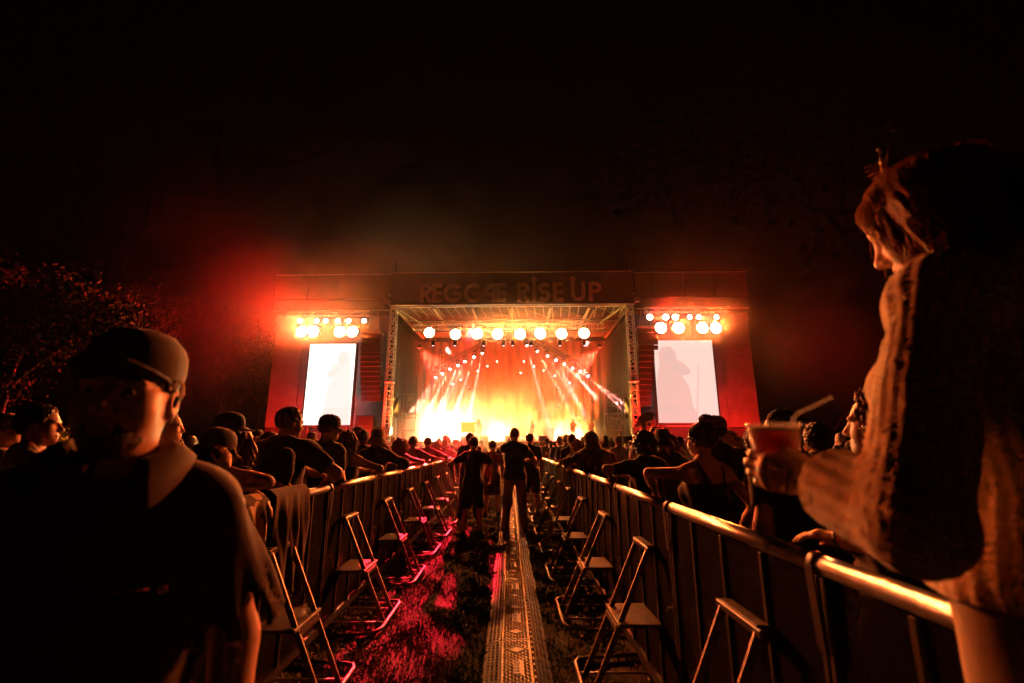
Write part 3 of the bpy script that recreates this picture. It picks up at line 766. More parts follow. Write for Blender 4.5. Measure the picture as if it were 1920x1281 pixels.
# ------------------------------------------------------------------ grass of the aisle
rng = np.random.default_rng(3)
def grass(N, xr, yr, hmin, hmax, seed):
    r_ = np.random.default_rng(seed)
    x = r_.uniform(xr[0], xr[1], N); y = yr[0] + (yr[1] - yr[0]) * r_.random(N) ** 1.5
    pat = np.sin(x * 5.1 + 1.3 * np.sin(y * 2.3)) * np.sin(y * 3.7 + 1.7 * np.sin(x * 3.1)) + .6 * np.sin(x * 13 + y * 9)
    keep = (r_.random(N) < .62 + .3 * pat) & ~((x > -.16) & (x < .28))
    x, y = x[keep], y[keep]; n_ = len(x)
    h = r_.uniform(hmin, hmax, n_) * (1 + .25 * pat[keep]); a = r_.uniform(0, 2 * PI, n_); ln = r_.uniform(.2, 1.3, n_)
    wv = r_.uniform(.0016, .0032, n_) * (1 + .12 * y)
    dx, dy = np.cos(a), np.sin(a)
    v = np.zeros((n_, 4, 3), np.float32)
    px, py = -dy * wv, dx * wv
    v[:, 0] = np.stack([x - px, y - py, np.zeros(n_)], 1); v[:, 1] = np.stack([x + px, y + py, np.zeros(n_)], 1)
    v[:, 2] = np.stack([x + dx * h * ln * .45 + px * .8, y + dy * h * ln * .45 + py * .8, h * .62], 1)
    v[:, 3] = np.stack([x + dx * h * ln, y + dy * h * ln, h * np.clip(1.1 - .35 * ln, .4, 1)], 1)
    me = bpy.data.meshes.new('grass'); me.vertices.add(4 * n_); me.vertices.foreach_set('co', v.ravel())
    base = (np.arange(n_) * 4)[:, None]; tri = np.concatenate([base + np.array([[0, 1, 2]]), base + np.array([[0, 2, 3]])], 1).reshape(-1)
    me.loops.add(len(tri)); me.loops.foreach_set('vertex_index', tri.astype(np.int32))
    me.polygons.add(len(tri) // 3); me.polygons.foreach_set('loop_start', np.arange(0, len(tri), 3, dtype=np.int32)); me.update(calc_edges=True)
    return me
M_GRASS = mat('grass blades', (.085, .12, .03), .6, 0, .55, 3.0)
gr = place('grass', grass(230000, (-2.6, 2.0), (1.6, 15), .012, .036, 5), M_GRASS)
tag(gr, 'short trampled grass covering the aisle', 'grass', kind='stuff')
# ------------------------------------------------------------------ figures: continuous surfaces from distance fields
F32 = np.float32
class Grid:
    def __init__(s, lo, hi, h):
        s.h = h; s.lo = np.array(lo, F32)
        n = [max(4, int(math.ceil((b - a) / h)) + 1) for a, b in zip(lo, hi)]
        ax = [s.lo[i] + h * np.arange(n[i], dtype=F32) for i in range(3)]
        s.X, s.Y, s.Z = np.meshgrid(*ax, indexing='ij')
    def cone(s, a, b, ra, rb):
        a = np.array(a, F32); b = np.array(b, F32); d = b - a; L2 = float(d @ d) + 1e-9
        px, py, pz = s.X - a[0], s.Y - a[1], s.Z - a[2]
        t = np.clip((px * d[0] + py * d[1] + pz * d[2]) / L2, 0, 1)
        return np.sqrt((px - t * d[0]) ** 2 + (py - t * d[1]) ** 2 + (pz - t * d[2]) ** 2) - (ra + (rb - ra) * t)
    def loc(s, o, M=None):
        px, py, pz = s.X - F32(o[0]), s.Y - F32(o[1]), s.Z - F32(o[2])
        if M is None: return px, py, pz
        m = np.array(M, F32)      # columns are the frame's axes
        return tuple(px * m[0, i] + py * m[1, i] + pz * m[2, i] for i in range(3))
    def ell(s, c, r, M=None):
        x, y, z = s.loc(c, M); x, y, z = x / r[0], y / r[1], z / r[2]
        k0 = np.sqrt(x * x + y * y + z * z); k1 = np.sqrt((x / r[0]) ** 2 + (y / r[1]) ** 2 + (z / r[2]) ** 2)
        return k0 * (k0 - 1) / np.maximum(k1, 1e-4)
    def plane(s, o, n):
        n = np.array(n, float); n = n / np.linalg.norm(n)
        return (s.X - F32(o[0])) * F32(n[0]) + (s.Y - F32(o[1])) * F32(n[1]) + (s.Z - F32(o[2])) * F32(n[2])
def smin(a, b, k):
    h = np.maximum(k - np.abs(a - b), 0) / k
    return np.minimum(a, b) - h * h * k * F32(.25)
def smax(a, b, k): return -smin(-a, -b, k)
def uni(L, k):
    d = L[0]
    for q in L[1:]: d = smin(d, q, k)
    return d
_E = [((i, j, k), ax) for ax in range(3) for i in (0, 1) for j in (0, 1) for k in (0, 1) if (i, j, k)[ax] == 0]
def nets(g, f):
    """surface nets: quads round the zero set of f"""
    neg = f < 0
    nx, ny, nz = f.shape
    cn = neg[:-1, :-1, :-1].astype(np.int8)
    tot = np.zeros((nx - 1, ny - 1, nz - 1), np.int8)
    for i in (0, 1):
        for j in (0, 1):
            for k in (0, 1): tot += neg[i:nx - 1 + i, j:ny - 1 + j, k:nz - 1 + k]
    cell = (tot > 0) & (tot < 8)
    ci = np.argwhere(cell)
    if len(ci) == 0: return np.zeros((0, 3), F32), np.zeros((0, 4), np.int32)
    acc = np.zeros((len(ci), 3), F32); cnt = np.zeros(len(ci), F32)
    for (o, ax) in _E:
        a = ci + np.array(o); b = a.copy(); b[:, ax] += 1
        fa = f[a[:, 0], a[:, 1], a[:, 2]]; fb = f[b[:, 0], b[:, 1], b[:, 2]]
        cr = (fa < 0) != (fb < 0)
        t = np.where(cr, fa / np.where(cr, fa - fb, 1), 0)
        p = np.tile(np.array(o, F32), (len(ci), 1)); p[:, ax] += t
        acc += p * cr[:, None]; cnt += cr
    v = (ci + acc / cnt[:, None]) * g.h + g.lo
    idx = -np.ones(cell.shape, np.int32); idx[cell] = np.arange(len(ci))
    Q = []
    for ax in range(3):
        sl0 = [slice(1, -1)] * 3; sl1 = [slice(1, -1)] * 3
        sl0[ax] = slice(0, -1); sl1[ax] = slice(1, None)
        a = neg[tuple(sl0)]; b = neg[tuple(sl1)]
        for flip, msk in ((False, a & ~b), (True, ~a & b)):
            e = np.argwhere(msk)
            if len(e) == 0: continue
            off = np.ones(3, int); off[ax] = 0; e = e + off
            u, w_ = (ax + 1) % 3, (ax + 2) % 3
            q = []
            for du, dw in ((-1, -1), (0, -1), (0, 0), (-1, 0)):
                c = e.copy(); c[:, u] += du; c[:, w_] += dw; q.append(idx[c[:, 0], c[:, 1], c[:, 2]])
            q = np.stack(q, 1)
            Q.append(q[:, ::-1] if flip else q)
    return v.astype(F32), np.concatenate(Q).astype(np.int32)
def np_mesh(name, parts, m=None):
    """several (verts, quads) shells as one mesh"""
    vs = []; qs = []; b = 0
    for v, q in parts:
        vs.append(v); qs.append(q + b); b += len(v)
    v = np.concatenate(vs); q = np.concatenate(qs)
    me = bpy.data.meshes.new(name); me.vertices.add(len(v)); me.vertices.foreach_set('co', v.astype(F32).ravel())
    me.loops.add(q.size); me.loops.foreach_set('vertex_index', q.ravel()); me.polygons.add(len(q))
    me.polygons.foreach_set('loop_start', np.arange(0, q.size, 4, dtype=np.int32))
    me.update(calc_edges=True)
    me.polygons.foreach_set('use_smooth', np.ones(len(q), bool))
    if m is not None: me.materials.append(m)
    return me
def wrinkle(g, seed, amp, sc=1.0, vert=.35):
    r_ = random.Random(seed); tot = 0
    for k in range(5):
        a = [r_.uniform(-1, 1) * 48 * sc, r_.uniform(-1, 1) * 48 * sc, r_.uniform(-1, 1) * 48 * vert * sc]; ph = r_.uniform(0, 6)
        b = [r_.uniform(-9, 9) for _ in range(3)]
        tot = tot + np.sin(g.X * a[0] + g.Y * a[1] + g.Z * a[2] + ph + 1.4 * np.sin(g.X * b[0] + g.Y * b[1] + g.Z * b[2]))
    return (tot * F32(amp / 2.6)).astype(F32)
def rotm(rx=0, ry=0, rz=0): return np.array(Euler((rx, ry, rz), 'XYZ').to_matrix())
def nrm(v): v = np.array(v, float); return v / (np.linalg.norm(v) + 1e-9)

# ---- materials for people
SKIN = [mat('skin fair', (.55, .34, .25), .5, 0, .1, 20, .1, 300), mat('skin tan', (.38, .22, .15), .5, 0, .1, 20, .1, 300),
        mat('skin brown', (.17, .09, .055), .48, 0, .1, 20, .1, 300)]
def hairmat(name, c): return mat(name, c, .42, 0, .45, 55, .6, 220, stretch=(1, 1, .16))
HAIRM = dict(black=hairmat('black hair', (.012, .009, .008)), brown=hairmat('brown hair', (.06, .032, .018)), red=hairmat('auburn hair', (.14, .05, .02)),
             blonde=hairmat('blonde hair', (.36, .22, .1)), grey=hairmat('grey hair', (.25, .24, .23)))
def cloth(name, c, rough=.85): return mat('cloth ' + name, c, rough, 0, .18, 9, .25, 420, sheen=.25)
CL = dict(black=cloth('black', (.012, .012, .013)), navy=cloth('navy', (.02, .025, .05)), char=cloth('charcoal', (.045, .045, .048)), green=cloth('green', (.05, .10, .03)),
          white=cloth('white', (.62, .6, .57)), tan=cloth('tan', (.34, .24, .14)), red=cloth('red', (.3, .03, .03)), grey=cloth('grey', (.2, .2, .2)), denim=cloth('denim', (.06, .08, .13)),
          olive=cloth('olive', (.09, .085, .045)), pink=cloth('pink', (.5, .2, .25)), blue=cloth('blue', (.06, .12, .28)), rust=cloth('rust', (.25, .08, .03)))
M_SHOE = mat('shoe rubber', (.03, .03, .032), .6, 0, .2)

def hand_shell(Wp, f, n, side, curl=.5, h=.006, sc=1.0, spread=.1, thumb=.6, curls=None):
    """palm, four unequal fingers and a thumb; f along the hand, n out of the palm, side +1 puts the thumb on f x n"""
    f = nrm(f); n = np.array(n, float); n = nrm(n - f * (n @ f)); t = np.cross(f, n) * side
    Wp = np.array(Wp, float)
    def P(a, b, c): return Wp + (f * a + t * b + n * c) * sc
    seg = []
    M = np.stack([t, f, n], 1)
    ends = [P(.02, 0, 0)]
    for k, (off, ln, base) in enumerate(((.029, .94, .088), (.0095, 1.05, .092), (-.0105, .98, .089), (-.029, .78, .082))):
        c = curls[k] if curls else curl
        p = P(base, off, 0); a = .12
        d0 = f + t * (off * 4 * spread); ang = 0
        for j, (L, r0, r1) in enumerate(((.044, .0092, .0085), (.028, .0083, .0078), (.022, .0077, .0066))):
            ang += c * (1.0, 1.15, .75)[j]
            d = nrm(nrm(d0) * math.cos(ang) + n * math.sin(ang)); q = p + d * L * ln * sc
            seg.append((p, q, r0 * sc, r1 * sc)); p = q
        ends.append(p)
    p = P(.028, .026, .004); tv = nrm(t * (1 - thumb * .55) + f * .75 + n * thumb * .75)
    q = p + tv * .045 * sc; seg.append((p, q, .013 * sc, .0105 * sc))
    tv2 = nrm(tv * .8 + f * .5 + n * thumb * .25 - t * thumb * .35); q2 = q + tv2 * .034 * sc; seg.append((q, q2, .0105 * sc, .0085 * sc))
    q3 = q2 + nrm(tv2 + n * .15) * .024 * sc; seg.append((q2, q3, .0085 * sc, .0072 * sc))
    pts = np.array([Wp - f * .05 * sc] + [s_[0] for s_ in seg] + [s_[1] for s_ in seg])
    g = Grid(pts.min(0) - .035 * sc, pts.max(0) + .035 * sc, h)
    palm = g.ell(P(.052, 0, 0), np.array([.044, .058, .019]) * sc, M)
    palm = smin(palm, g.cone(P(-.045, 0, 0), P(.02, 0, 0), .026 * sc, .027 * sc), .02)
    palm = smin(palm, g.ell(P(.04, .026, .008), np.array([.02, .032, .017]) * sc, M), .015)
    palm = smin(palm, g.ell(P(.085, 0, -.003), np.array([.04, .016, .013]) * sc, M), .012)
    d = palm
    fing = None
    for i in range(0, 12, 3):
        q = uni([g.cone(*s_) for s_ in seg[i:i + 3]], .004)
        q = np.minimum(q, q)
        d = np.where(True, smin(d, q, .006), d)
    d = smin(d, uni([g.cone(*s_) for s_ in seg[12:]], .006), .012)
    return nets(g, d)

HEADP = dict(jaw=1.0)
def head_shell(o, M, sc=1.0, h=.009, female=False, detail=False, beard=False):
    e = .165 * sc
    c = np.array(o) + np.array(M) @ np.array([0, .015, .09]) * sc
    g = Grid(c - [.155 * sc] * 3 , c + [.17 * sc] * 3, h)
    Mx = np.array(M)
    xs = HEADP.get('xs', 1.0)
    def P(x, y, z): return np.array(o) + Mx @ np.array([x * xs, y, z]) * sc
    def E(x, y, z, a, b, c_): return g.ell(P(x, y, z), (a * sc * xs, b * sc, c_ * sc), Mx)
    jw = .9 if female else 1.0
    d = E(0, -.004, .142, .077, .098, .093)
    d = smin(d, E(0, .04, .085, .064 * jw, .062, .085), .04)
    d = smin(d, E(0, .052, .035, .05 * jw, .048, .038), .03)
    d = smin(d, E(0, .085, .022, .026 * jw, .021, .02), .025)
    for s_ in (-1, 1):
        d = smin(d, E(s_ * .043, .062, .082, .026, .028, .03), .03)
        d = smin(d, E(s_ * .03, .088, .138, .03, .016, .01), .015)
        d = smax(d, -E(s_ * .033, .106, .117, .02, .02, .012), .014)
        d = smin(d, E(s_ * .033, .083, .116, .0145, .0135, .0125), .004)
        ea = E(s_ * .081, -.006, .108, .011, .021, .033)
        ea = smax(ea, -E(s_ * .092, .0, .108, .008, .011, .02), .008)
        d = smin(d, ea, .01)
    d = smin(d, g.cone(P(0, .098, .125), P(0, .121, .088), .009 * sc, .0125 * sc), .012)
    for s_ in (-1, 1): d = smin(d, E(s_ * .012, .11, .081, .009, .011, .008), .006)
    d = smin(d, E(0, .104, .057, .022, .01, .0065), .008)
    d = smin(d, E(0, .102, .045, .02, .01, .007), .008)
    d = smax(d, -E(0, .118, .0505, .024, .012, .0022), .004)
    d = smin(d, g.cone(P(0, -.012, -.05), P(0, -.002, .06), (.05 if female else .058) * sc, (.048 if female else .055) * sc), .035)
    return nets(g, d)

def hair_shell(o, M, style, sc=1.0, h=.009, seed=0, len_=.3, hat=False, lump=1.0):
    Mx = np.array(M); o = np.array(o)
    ext = dict(long=len_ + .12, dread=len_ + .1, curly=.16, bun=.13, short=.06, buzz=.05, bob=.16, afro=.16, hood=.2).get(style, .1)
    lo = np.array([-.17, -.2, -.02 - ext]); hi = np.array([.17, .17, .36])
    cor = np.array([o + Mx @ np.array([x, y, z]) * sc for x in (lo[0], hi[0]) for y in (lo[1], hi[1]) for z in (lo[2], hi[2])])
    g = Grid(cor.min(0), cor.max(0), h)
    x, y, z = g.loc(o, Mx); x, y, z = x / sc, y / sc, z / sc
    def E(a, b, c, ra, rb, rc): return g.ell(o + Mx @ np.array([a, b, c]) * sc, (ra * sc, rb * sc, rc * sc), Mx)
    ang = np.arctan2(x, -y + .0)
    st_ = .004 * np.sin(ang * 31 + z * 20 + seed) + .003 * np.sin(ang * 53 - z * 33 + seed * 2) + .003 * np.sin(x * 160 + y * 90 + z * 110)
    t = dict(buzz=.004, short=.014, bun=.013, curly=.035, afro=.05, long=.016, dread=.018, bob=.022).get(style, .014)
    cap = E(0, -.006, .142, .077 + t, .098 + t, .093 + t)
    front = y - (.058 + .26 * np.maximum(z - .15, 0)) if style != 'curly' else y - .075 - .2 * np.maximum(z - .15, 0)
    low = (.062 if style in ('short', 'buzz', 'bun') else .03) - z
    side = np.where(z < .125, y - .012, -1)
    cut = np.maximum(np.maximum(front, low), side * 1.0)
    d = smax(cap, cut * sc, .02)
    if style in ('long', 'bob', 'dread'):
        ln = len_ if style != 'bob' else .13
        L = [g.cone(o + Mx @ np.array([a, b, .12]) * sc, o + np.array([0, 0, 0]) + Mx @ np.array([a * 1.15, b * .9 - .015, .12]) * sc - np.array([0, 0, 1]) * ln * sc, .06 * sc, .035 * sc) for a, b in ((-.055, -.035), (.055, -.035), (0, -.06), (-.075, .0), (.075, .0))]
        d = smin(d, uni(L, .03), .03)
        d = smax(d, (y - .045 - .25 * np.maximum(z - .13, 0)) * sc, .015)
        st_ = st_ * 1.9 + .005 * np.sin(x * 45 + z * 18 + seed) * np.sin(y * 50 + z * 11)
    if style == 'bun':
        d = smin(d, E(0, -.055, .262, .05, .05, .045), .02); st_ = st_ * 1.2
    if style in ('curly', 'afro'):
        d = smin(d, E(0, -.02, .11, .105, .1, .115), .04); d = smax(d, (y - .06) * sc, .02)
        st_ = .011 * np.sin(x * 95 + seed) * np.sin(y * 95 + 1) * np.sin(z * 95 + 2) * 1.6 + .006 * np.sin(x * 190 + z * 60) * np.sin(z * 190 + y * 50)
    d = d + (st_ * sc * lump).astype(F32)
    if hat: d = smax(d, (z - .165) * sc, .01); d = np.maximum(d, E(0, -.004, .142, .086, .106, .4) * np.where(z > .13, 1, 0) - np.where(z > .13, 0, 1))
    return nets(g, d)
def strands(o, M, n, sc=1.0, ln=.28, seed=0, fall=True, wd=.0007, R0=.095):
    """loose single hairs round the outline of the head"""
    r_ = random.Random(seed); m = MB(); Mx = np.array(M); o = np.array(o)
    for _ in range(n):
        a = r_.uniform(0, 2 * PI); e = r_.uniform(-.2, 1.3) if fall else r_.uniform(.0, 1.4)
        d = np.array([math.cos(a) * math.cos(e), math.sin(a) * math.cos(e), math.sin(e)])
        if d[1] > .5 and d[2] < .6: continue
        p = o + Mx @ (np.array([0, -.006, .142]) + d * np.array([.08, .1, .095])) * sc
        v = Mx @ (d * .25 + np.array([r_.uniform(-.3, .3), r_.uniform(-.6, .1), -.2 if fall else .1]))
        pts = [p]; q = p.copy(); k = 6 if fall else 3; L = (r_.uniform(.5, 1) * ln if fall else r_.uniform(.015, .035))
        for j in range(k):
            v = nrm(v + np.array([r_.uniform(-.25, .25), r_.uniform(-.25, .25), (-.55 if fall else -.1)]))
            q = q + v * L / k * sc
            rel = Mx.T @ (q - o) / sc
            if fall and rel[2] < .12:
                rr = math.hypot(rel[0], rel[1]); 
                if rr < .085 and rr > 1e-4: q = q + Mx @ np.array([rel[0], rel[1], 0]) * (.085 / rr - 1) * sc
            pts.append(q.copy())
        m.tube(pts, [wd] * (len(pts) - 1) + [wd * .3], 3, True, False)
    return m

def ik(S_, T, L1, L2, hint):
    S_ = np.array(S_, float); T = np.array(T, float); d = T - S_; D = np.linalg.norm(d)
    D2 = min(D, (L1 + L2) * .995); dn = d / (D + 1e-9); T = S_ + dn * D2
    a = (L1 * L1 - L2 * L2 + D2 * D2) / (2 * D2); hgt = math.sqrt(max(L1 * L1 - a * a, 0))
    hv = np.array(hint, float); hv = hv - dn * (hv @ dn); hv = nrm(hv)
    return S_ + dn * a + hv * hgt, T

def cap_parts(o, M, root, m, sc=1.0, back=False, brim='visor', tilt=.12, h_=.0, m2=None, yaw=0.0, squash=1.0):
    """baseball cap, bucket or brimmed hat in the head frame"""
    Mx = Matrix([list(r_) for r_ in np.array(M) @ rotm(0, 0, yaw)]).to_4x4(); T = Matrix.Translation(Vector([float(q) for q in o])) @ Mx @ Matrix.Scale(sc, 4) @ Matrix.Diagonal((HEADP.get('xs', 1.0), .5 + .5 * HEADP.get('xs', 1.0), 1, 1))
    def tr(p): return T @ Vector(p)
    mb = MB(); n = 22; prof = []
    if brim == 'visor':
        prof = [(1.0, .132), (1.02, .15), (1.0, .19), (.9, .222), (.68, .247), (.4, .258), (.08, .262), (.0, .262)]
    else:
        prof = [(1.0, .13), (1.0, .16), (.97, .2), (.9, .238), (.72, .252), (.4, .256), (.0, .257)]
    prof = [(k, .132 + (z - .132) * squash) for k, z in prof]
    vs = []; fs = []
    for (k, z) in prof:
        for i in range(n):
            a = 2 * PI * i / n; vs.append(tr((.092 * k * math.cos(a), -.004 + .112 * k * math.sin(a), z + h_ + .012 * math.sin(a) * (1 if back else -1) * (1 if z < .2 else 0))))
    for i in range(len(prof) - 1):
        for j in range(n): fs.append((i * n + j, i * n + (j + 1) % n, (i + 1) * n + (j + 1) % n, (i + 1) * n + j))
    mb.add(vs, fs, True)
    hat = mb.build('cap_crown' if brim == 'visor' else 'hat_crown', m, root)
    vb = MB(); s_ = -1 if back else 1
    if brim == 'visor':
        for i in range(13):
            a = PI * (i / 12)
            ex = math.sin(a) ** .6
            for q, zz in ((0, 0), (.45, 0), (1.0, 0)):
                for dz in (0, -.004):
                    x = .09 * math.cos(a) * (1 - .03 * q); y = -.004 + s_ * (.112 * math.sin(a) * (1 if True else 0) * (1 - 0) + ex * .075 * q)
                    vb.v.append(tuple(tr((x, y, .138 + h_ + dz - tilt * .17 * q * ex - .018 * (abs(math.cos(a)) ** 2)))))
        for i in range(12):
            A = i * 6; Bq = A + 6
            for c0, c1 in ((0, 2), (2, 4)):
                vb.f.append((A + c0, A + c1, Bq + c1, Bq + c0)); vb.f.append((A + c0 + 1, Bq + c0 + 1, Bq + c1 + 1, A + c1 + 1)); vb.smooth += [True, True]
            vb.f.append((A + 4, A + 5, Bq + 5, Bq + 4)); vb.smooth.append(False)
        vb.build('cap_visor', m2 or m, root)
        zb = .132 + .130 * squash + h_; bb = MB().lathe([(.0001, zb + .006), (.006, zb + .004), (.008, zb - .001)], 8, T); bb.build('cap_button', m2 or m, root)
    else:
        for k, z, dz in ((1.0, .135, 0), (1.32, .118 - tilt * .1, 0), (1.5, .1 - tilt * .25, 0), (1.5, .097 - tilt * .25, 0), (1.0, .13, 0)):
            for i in range(n):
                a = 2 * PI * i / n; vb.v.append(tuple(tr((.092 * k * math.cos(a), -.004 + .112 * k * math.sin(a), z + h_ + .006 * math.sin(3 * a + 1)))))
        for i in range(4):
            for j in range(n): vb.f.append((i * n + j, (i + 1) * n + j, (i + 1) * n + (j + 1) % n, i * n + (j + 1) % n)); vb.smooth.append(True)
        vb.build('hat_brim', m2 or m, root)

def person(name='person', height=1.75, female=False, build=1.0, lean=0.0, side=0.0, twist=0.0, hyaw=0.0, hpitch=.0, hroll=0.0, armL=None, armR=None, hintL=None, hintR=None,
           top='tshirt', topc='black', bottom='shorts', botc='black', hair='short', hairc='brown', hairlen=.3, skin=1, hat=None, hatc='black', hatc2=None, glasses=False, legs=True,
           stance=.1, h=.018, hh=.009, hand_h=.0075, handL=None, handR=None, fuzz=0, seed=0, beard=False, hat_yaw=0.0, step=0.0, seatz=0.0, strap=False, extra=None, stride=0.0, elbowL=None, hat_h=0.0, hat_squash=1.0, hat_tilt=.12, lump=1.0):
    """one figure facing +y with its feet on z = 0; arm targets are wrist points in its own frame"""
    s = height / 1.75; w_ = build * (.93 if female else 1.0)
    root = empty(name)
    U = rotm(0, 0, twist) @ rotm(-lean, side, 0); wp = np.array([0, 0, 1.0 * s])
    def up(x, y, z): return wp + U @ (np.array([x, y, z - 1.0]) * s)
    shL, shR = up(-.172 * w_, -.004, 1.398), up(.172 * w_, -.004, 1.398)
    nb = up(0, -.012, 1.455); nt_ = up(0, .006, 1.515)
    Hm = rotm(0, 0, twist + hyaw) @ rotm(-hpitch - lean * .25, hroll, 0)
    sk = SKIN[skin]
    L1, L2 = .285 * s, .255 * s
    if armL is None: armL = shL + np.array([-.07 * s, .07 * s, -.50 * s])
    else: armL = np.array(armL, float)
    if armR is None: armR = shR + np.array([.07 * s, .07 * s, -.50 * s])
    else: armR = np.array(armR, float)
    elL, wrL = ik(shL, armL, L1, L2, hintL or (-.5, -.8, -.3)); elR, wrR = ik(shR, armR, L1, L2, hintR or (.5, -.8, -.3))
    if elbowL is not None: elL, wrL = np.array(elbowL, float), np.array(armL, float)
    allp = np.array([shL, shR, elL, elR, wrL, wrR, nt_, up(0, .2, 1.2), up(0, -.2, 1.2), (-.24 * w_, -.2, .8 * s), (.24 * w_, .2 + stride, .8 * s)])
    lo = allp.min(0) - .1; hi = allp.max(0) + .1; lo[2] = -.02 if legs else .62 * s
    hi[2] = max(shL[2], shR[2], elL[2] , elR[2], wrL[2], wrR[2], nt_[2]) + .09
    if legs: lo[1] = min(lo[1], -.2 - stride * .5); hi[1] = max(hi[1], .27 + stride)
    g = Grid(lo, hi, h)
    A = lambda q: np.array(q) * s
    torso = []
    torso.append(g.ell(up(0, 0, 1.28), A((.163 * w_, .112 * (.5 + .5 * build), .2)), U))
    torso.append(g.ell(up(0, .005, 1.09), A(((.128 if female else .145) * build, .104 * (.35 + .65 * build), .17)), U))
    pel = g.ell(A((0, 0, .94)), A(((.172 if female else .16) * build, .122 * (.5 + .5 * build), .135)))
    torso.append(pel)
    torso.append(g.cone(up(-.125 * w_, -.008, 1.402), up(.125 * w_, -.008, 1.402), .056 * s, .056 * s))
    for sx in (-1, 1): torso.append(g.cone(up(sx * .025, -.015, 1.468), up(sx * .135 * w_, -.01, 1.415), .046 * s, .044 * s))
    if female:
        for sx in (-1, 1): torso.append(g.ell(up(sx * .075, .095, 1.255), A((.066, .062, .066)), U))
    dT = uni(torso, .06 * s)
    neck = g.cone(nb, nt_, (.05 if female else .06) * s, (.048 if female else .056) * s)
    ab = (.85 if female else 1.0) * (.6 + .4 * build)
    arms = []; sleeves = []
    for S_, El, Wr in ((shL, elL, wrL), (shR, elR, wrR)):
        ua = g.cone(S_, El, .056 * s * ab, .043 * s * ab); ua = smin(ua, g.ell(S_, A((.056 * ab, .058 * ab, .056))), .03)
        fd = Wr - El
        fa = smin(g.cone(El, Wr, .041 * s * ab, .028 * s * ab), g.cone(El + fd * .15, El + fd * .45, .043 * s * ab, .038 * s * ab), .03)
        arms.append(smin(ua, fa, .03)); sleeves.append((ua, fa, S_, El, Wr))
    dA = np.minimum(arms[0], arms[1])
    if legs:
        lg = []; leg_j = []
        for sx in (-1, 1):
            fy = (stride if sx > 0 else -stride * .5)
            hp = A((sx * .09 * (.6 + .4 * build), 0, .9)); kn = np.array([sx * (.09 + stance * .35) * s, fy * .6 + .01, .49 * s]); an = np.array([sx * (.09 + stance * .75) * s, fy - .02, .085 * s])
            q = smin(g.cone(hp, kn, .088 * s * (.4 + .6 * build), .056 * s), g.cone(kn, an, .056 * s, .037 * s), .04)
            q = smin(q, g.cone(kn + (an - kn) * .2 + [0, -.018 * s, 0], kn + (an - kn) * .5 + [0, -.015 * s, 0], .052 * s, .042 * s), .03)
            ft = g.ell(an + A((sx * .015, .055, -.045)), A((.042, .12, .05)))
            lg.append(smin(q, ft, .03)); leg_j.append((hp, kn, an, ft))
        dL = np.minimum(lg[0], lg[1])
        body = smin(smin(dT, dL, .05 * s), neck, .04)
    else:
        body = smin(dT, neck, .04); dL = None
    body = smin(body, dA, .03 * s)
    shells = [nets(g, body), head_shell(nt_, Hm, s, hh, female)]
    for Wr, El, sd, spec, sgn in ((wrL, elL, -1, handL, 1), (wrR, elR, 1, handR, -1)):
        spec = dict(spec or {}); fdir = spec.pop('f', None); n_ = spec.pop('n', None)
        if fdir is None: fdir = Wr - El
        if n_ is None: n_ = np.array([-sd, .2, -.2]) if abs(nrm(fdir)[2]) > .6 else np.array([0, 0, -1])
        shells.append(hand_shell(Wr, fdir, n_, spec.pop('thumb_side', -1 if sd < 0 else 1), h=spec.pop('h', hand_h), sc=s * (.92 if female else 1.0), **spec))
    place('body', np_mesh('body', shells, sk), None, root)
    zu = g.loc(wp, U)[2] + F32(1.0 * s) * 1.0          # height in the upper-body frame
    wr = wrinkle(g, seed, .011)
    if top in ('tshirt', 'long', 'hoodie', 'polo'):
        inf = dict(tshirt=.012, polo=.016, long=.013, hoodie=.026)[top]
        d = dT - inf * s - .026 * s * np.clip((1.16 * s - zu) / (.22 * s), 0, 1)
        for ua, fa, S_, El, Wr in sleeves:
            if top in ('tshirt', 'polo'):
                q = smax(ua - .016 * s, g.plane(S_ + (El - S_) * .72, El - S_), .01)
            else: q = smax(smin(ua, fa, .03) - .017 * s, g.plane(Wr - nrm(Wr - El) * .015, Wr - El), .01)
            d = smin(d, q, .035 * s)
        d = d + wr
        hem = (.86 if top != 'hoodie' else .88) * s
        d = smax(d, hem - zu, .01)
        d = smax(d, -(g.cone(nb, nt_ + (nt_ - nb), .062 * s, .075 * s)), .012)
        place('shirt' if top != 'hoodie' else 'hoodie', np_mesh('shirt', [nets(g, d)], CL[topc]), None, root)
        if top == 'hoodie':
            gh = Grid(nt_ - .24, nt_ + .33, .013); Mh = Hm
            def EH(a, b, c, r1, r2, r3): return gh.ell(nt_ + Mh @ np.array([a, b, c]) * s, (r1 * s, r2 * s, r3 * s), Mh)
            hd = smin(EH(0, -.012, .13, .115, .13, .135), EH(0, -.06, .0, .13, .09, .09), .06)
            x_, y_, z_ = gh.loc(nt_, Mh)
            hd = smax(hd, y_ - .055 * s, .015); hd = smax(hd, -EH(0, .06, .11, .085, .12, .11), .01) + .4 * wrinkle(gh, seed + 3, .012)
            place('hood', np_mesh('hood', [nets(gh, hd)], CL[topc]), None, root)
    elif top == 'tank':
        d = dT - .012 * s + wr * .6
        d = smax(d, .88 * s - zu, .01); d = smax(d, zu - 1.33 * s, .012)
        d = smax(d, -(dA - .012 * s), .012)
        place('tank_top', np_mesh('tank_top', [nets(g, d)], CL[topc]), None, root)
        for sx in (-1, 1):
            pts = [up(sx * .075, -.115, 1.3), up(sx * .085, -.095, 1.42), up(sx * .088, -.03, 1.485), up(sx * .085, .06, 1.45), up(sx * .08, .13, 1.32)]
            MB().tube([Vector([float(c) for c in p]) for p in pts], .006, 6).build('shoulder_strap', CL[topc], root)
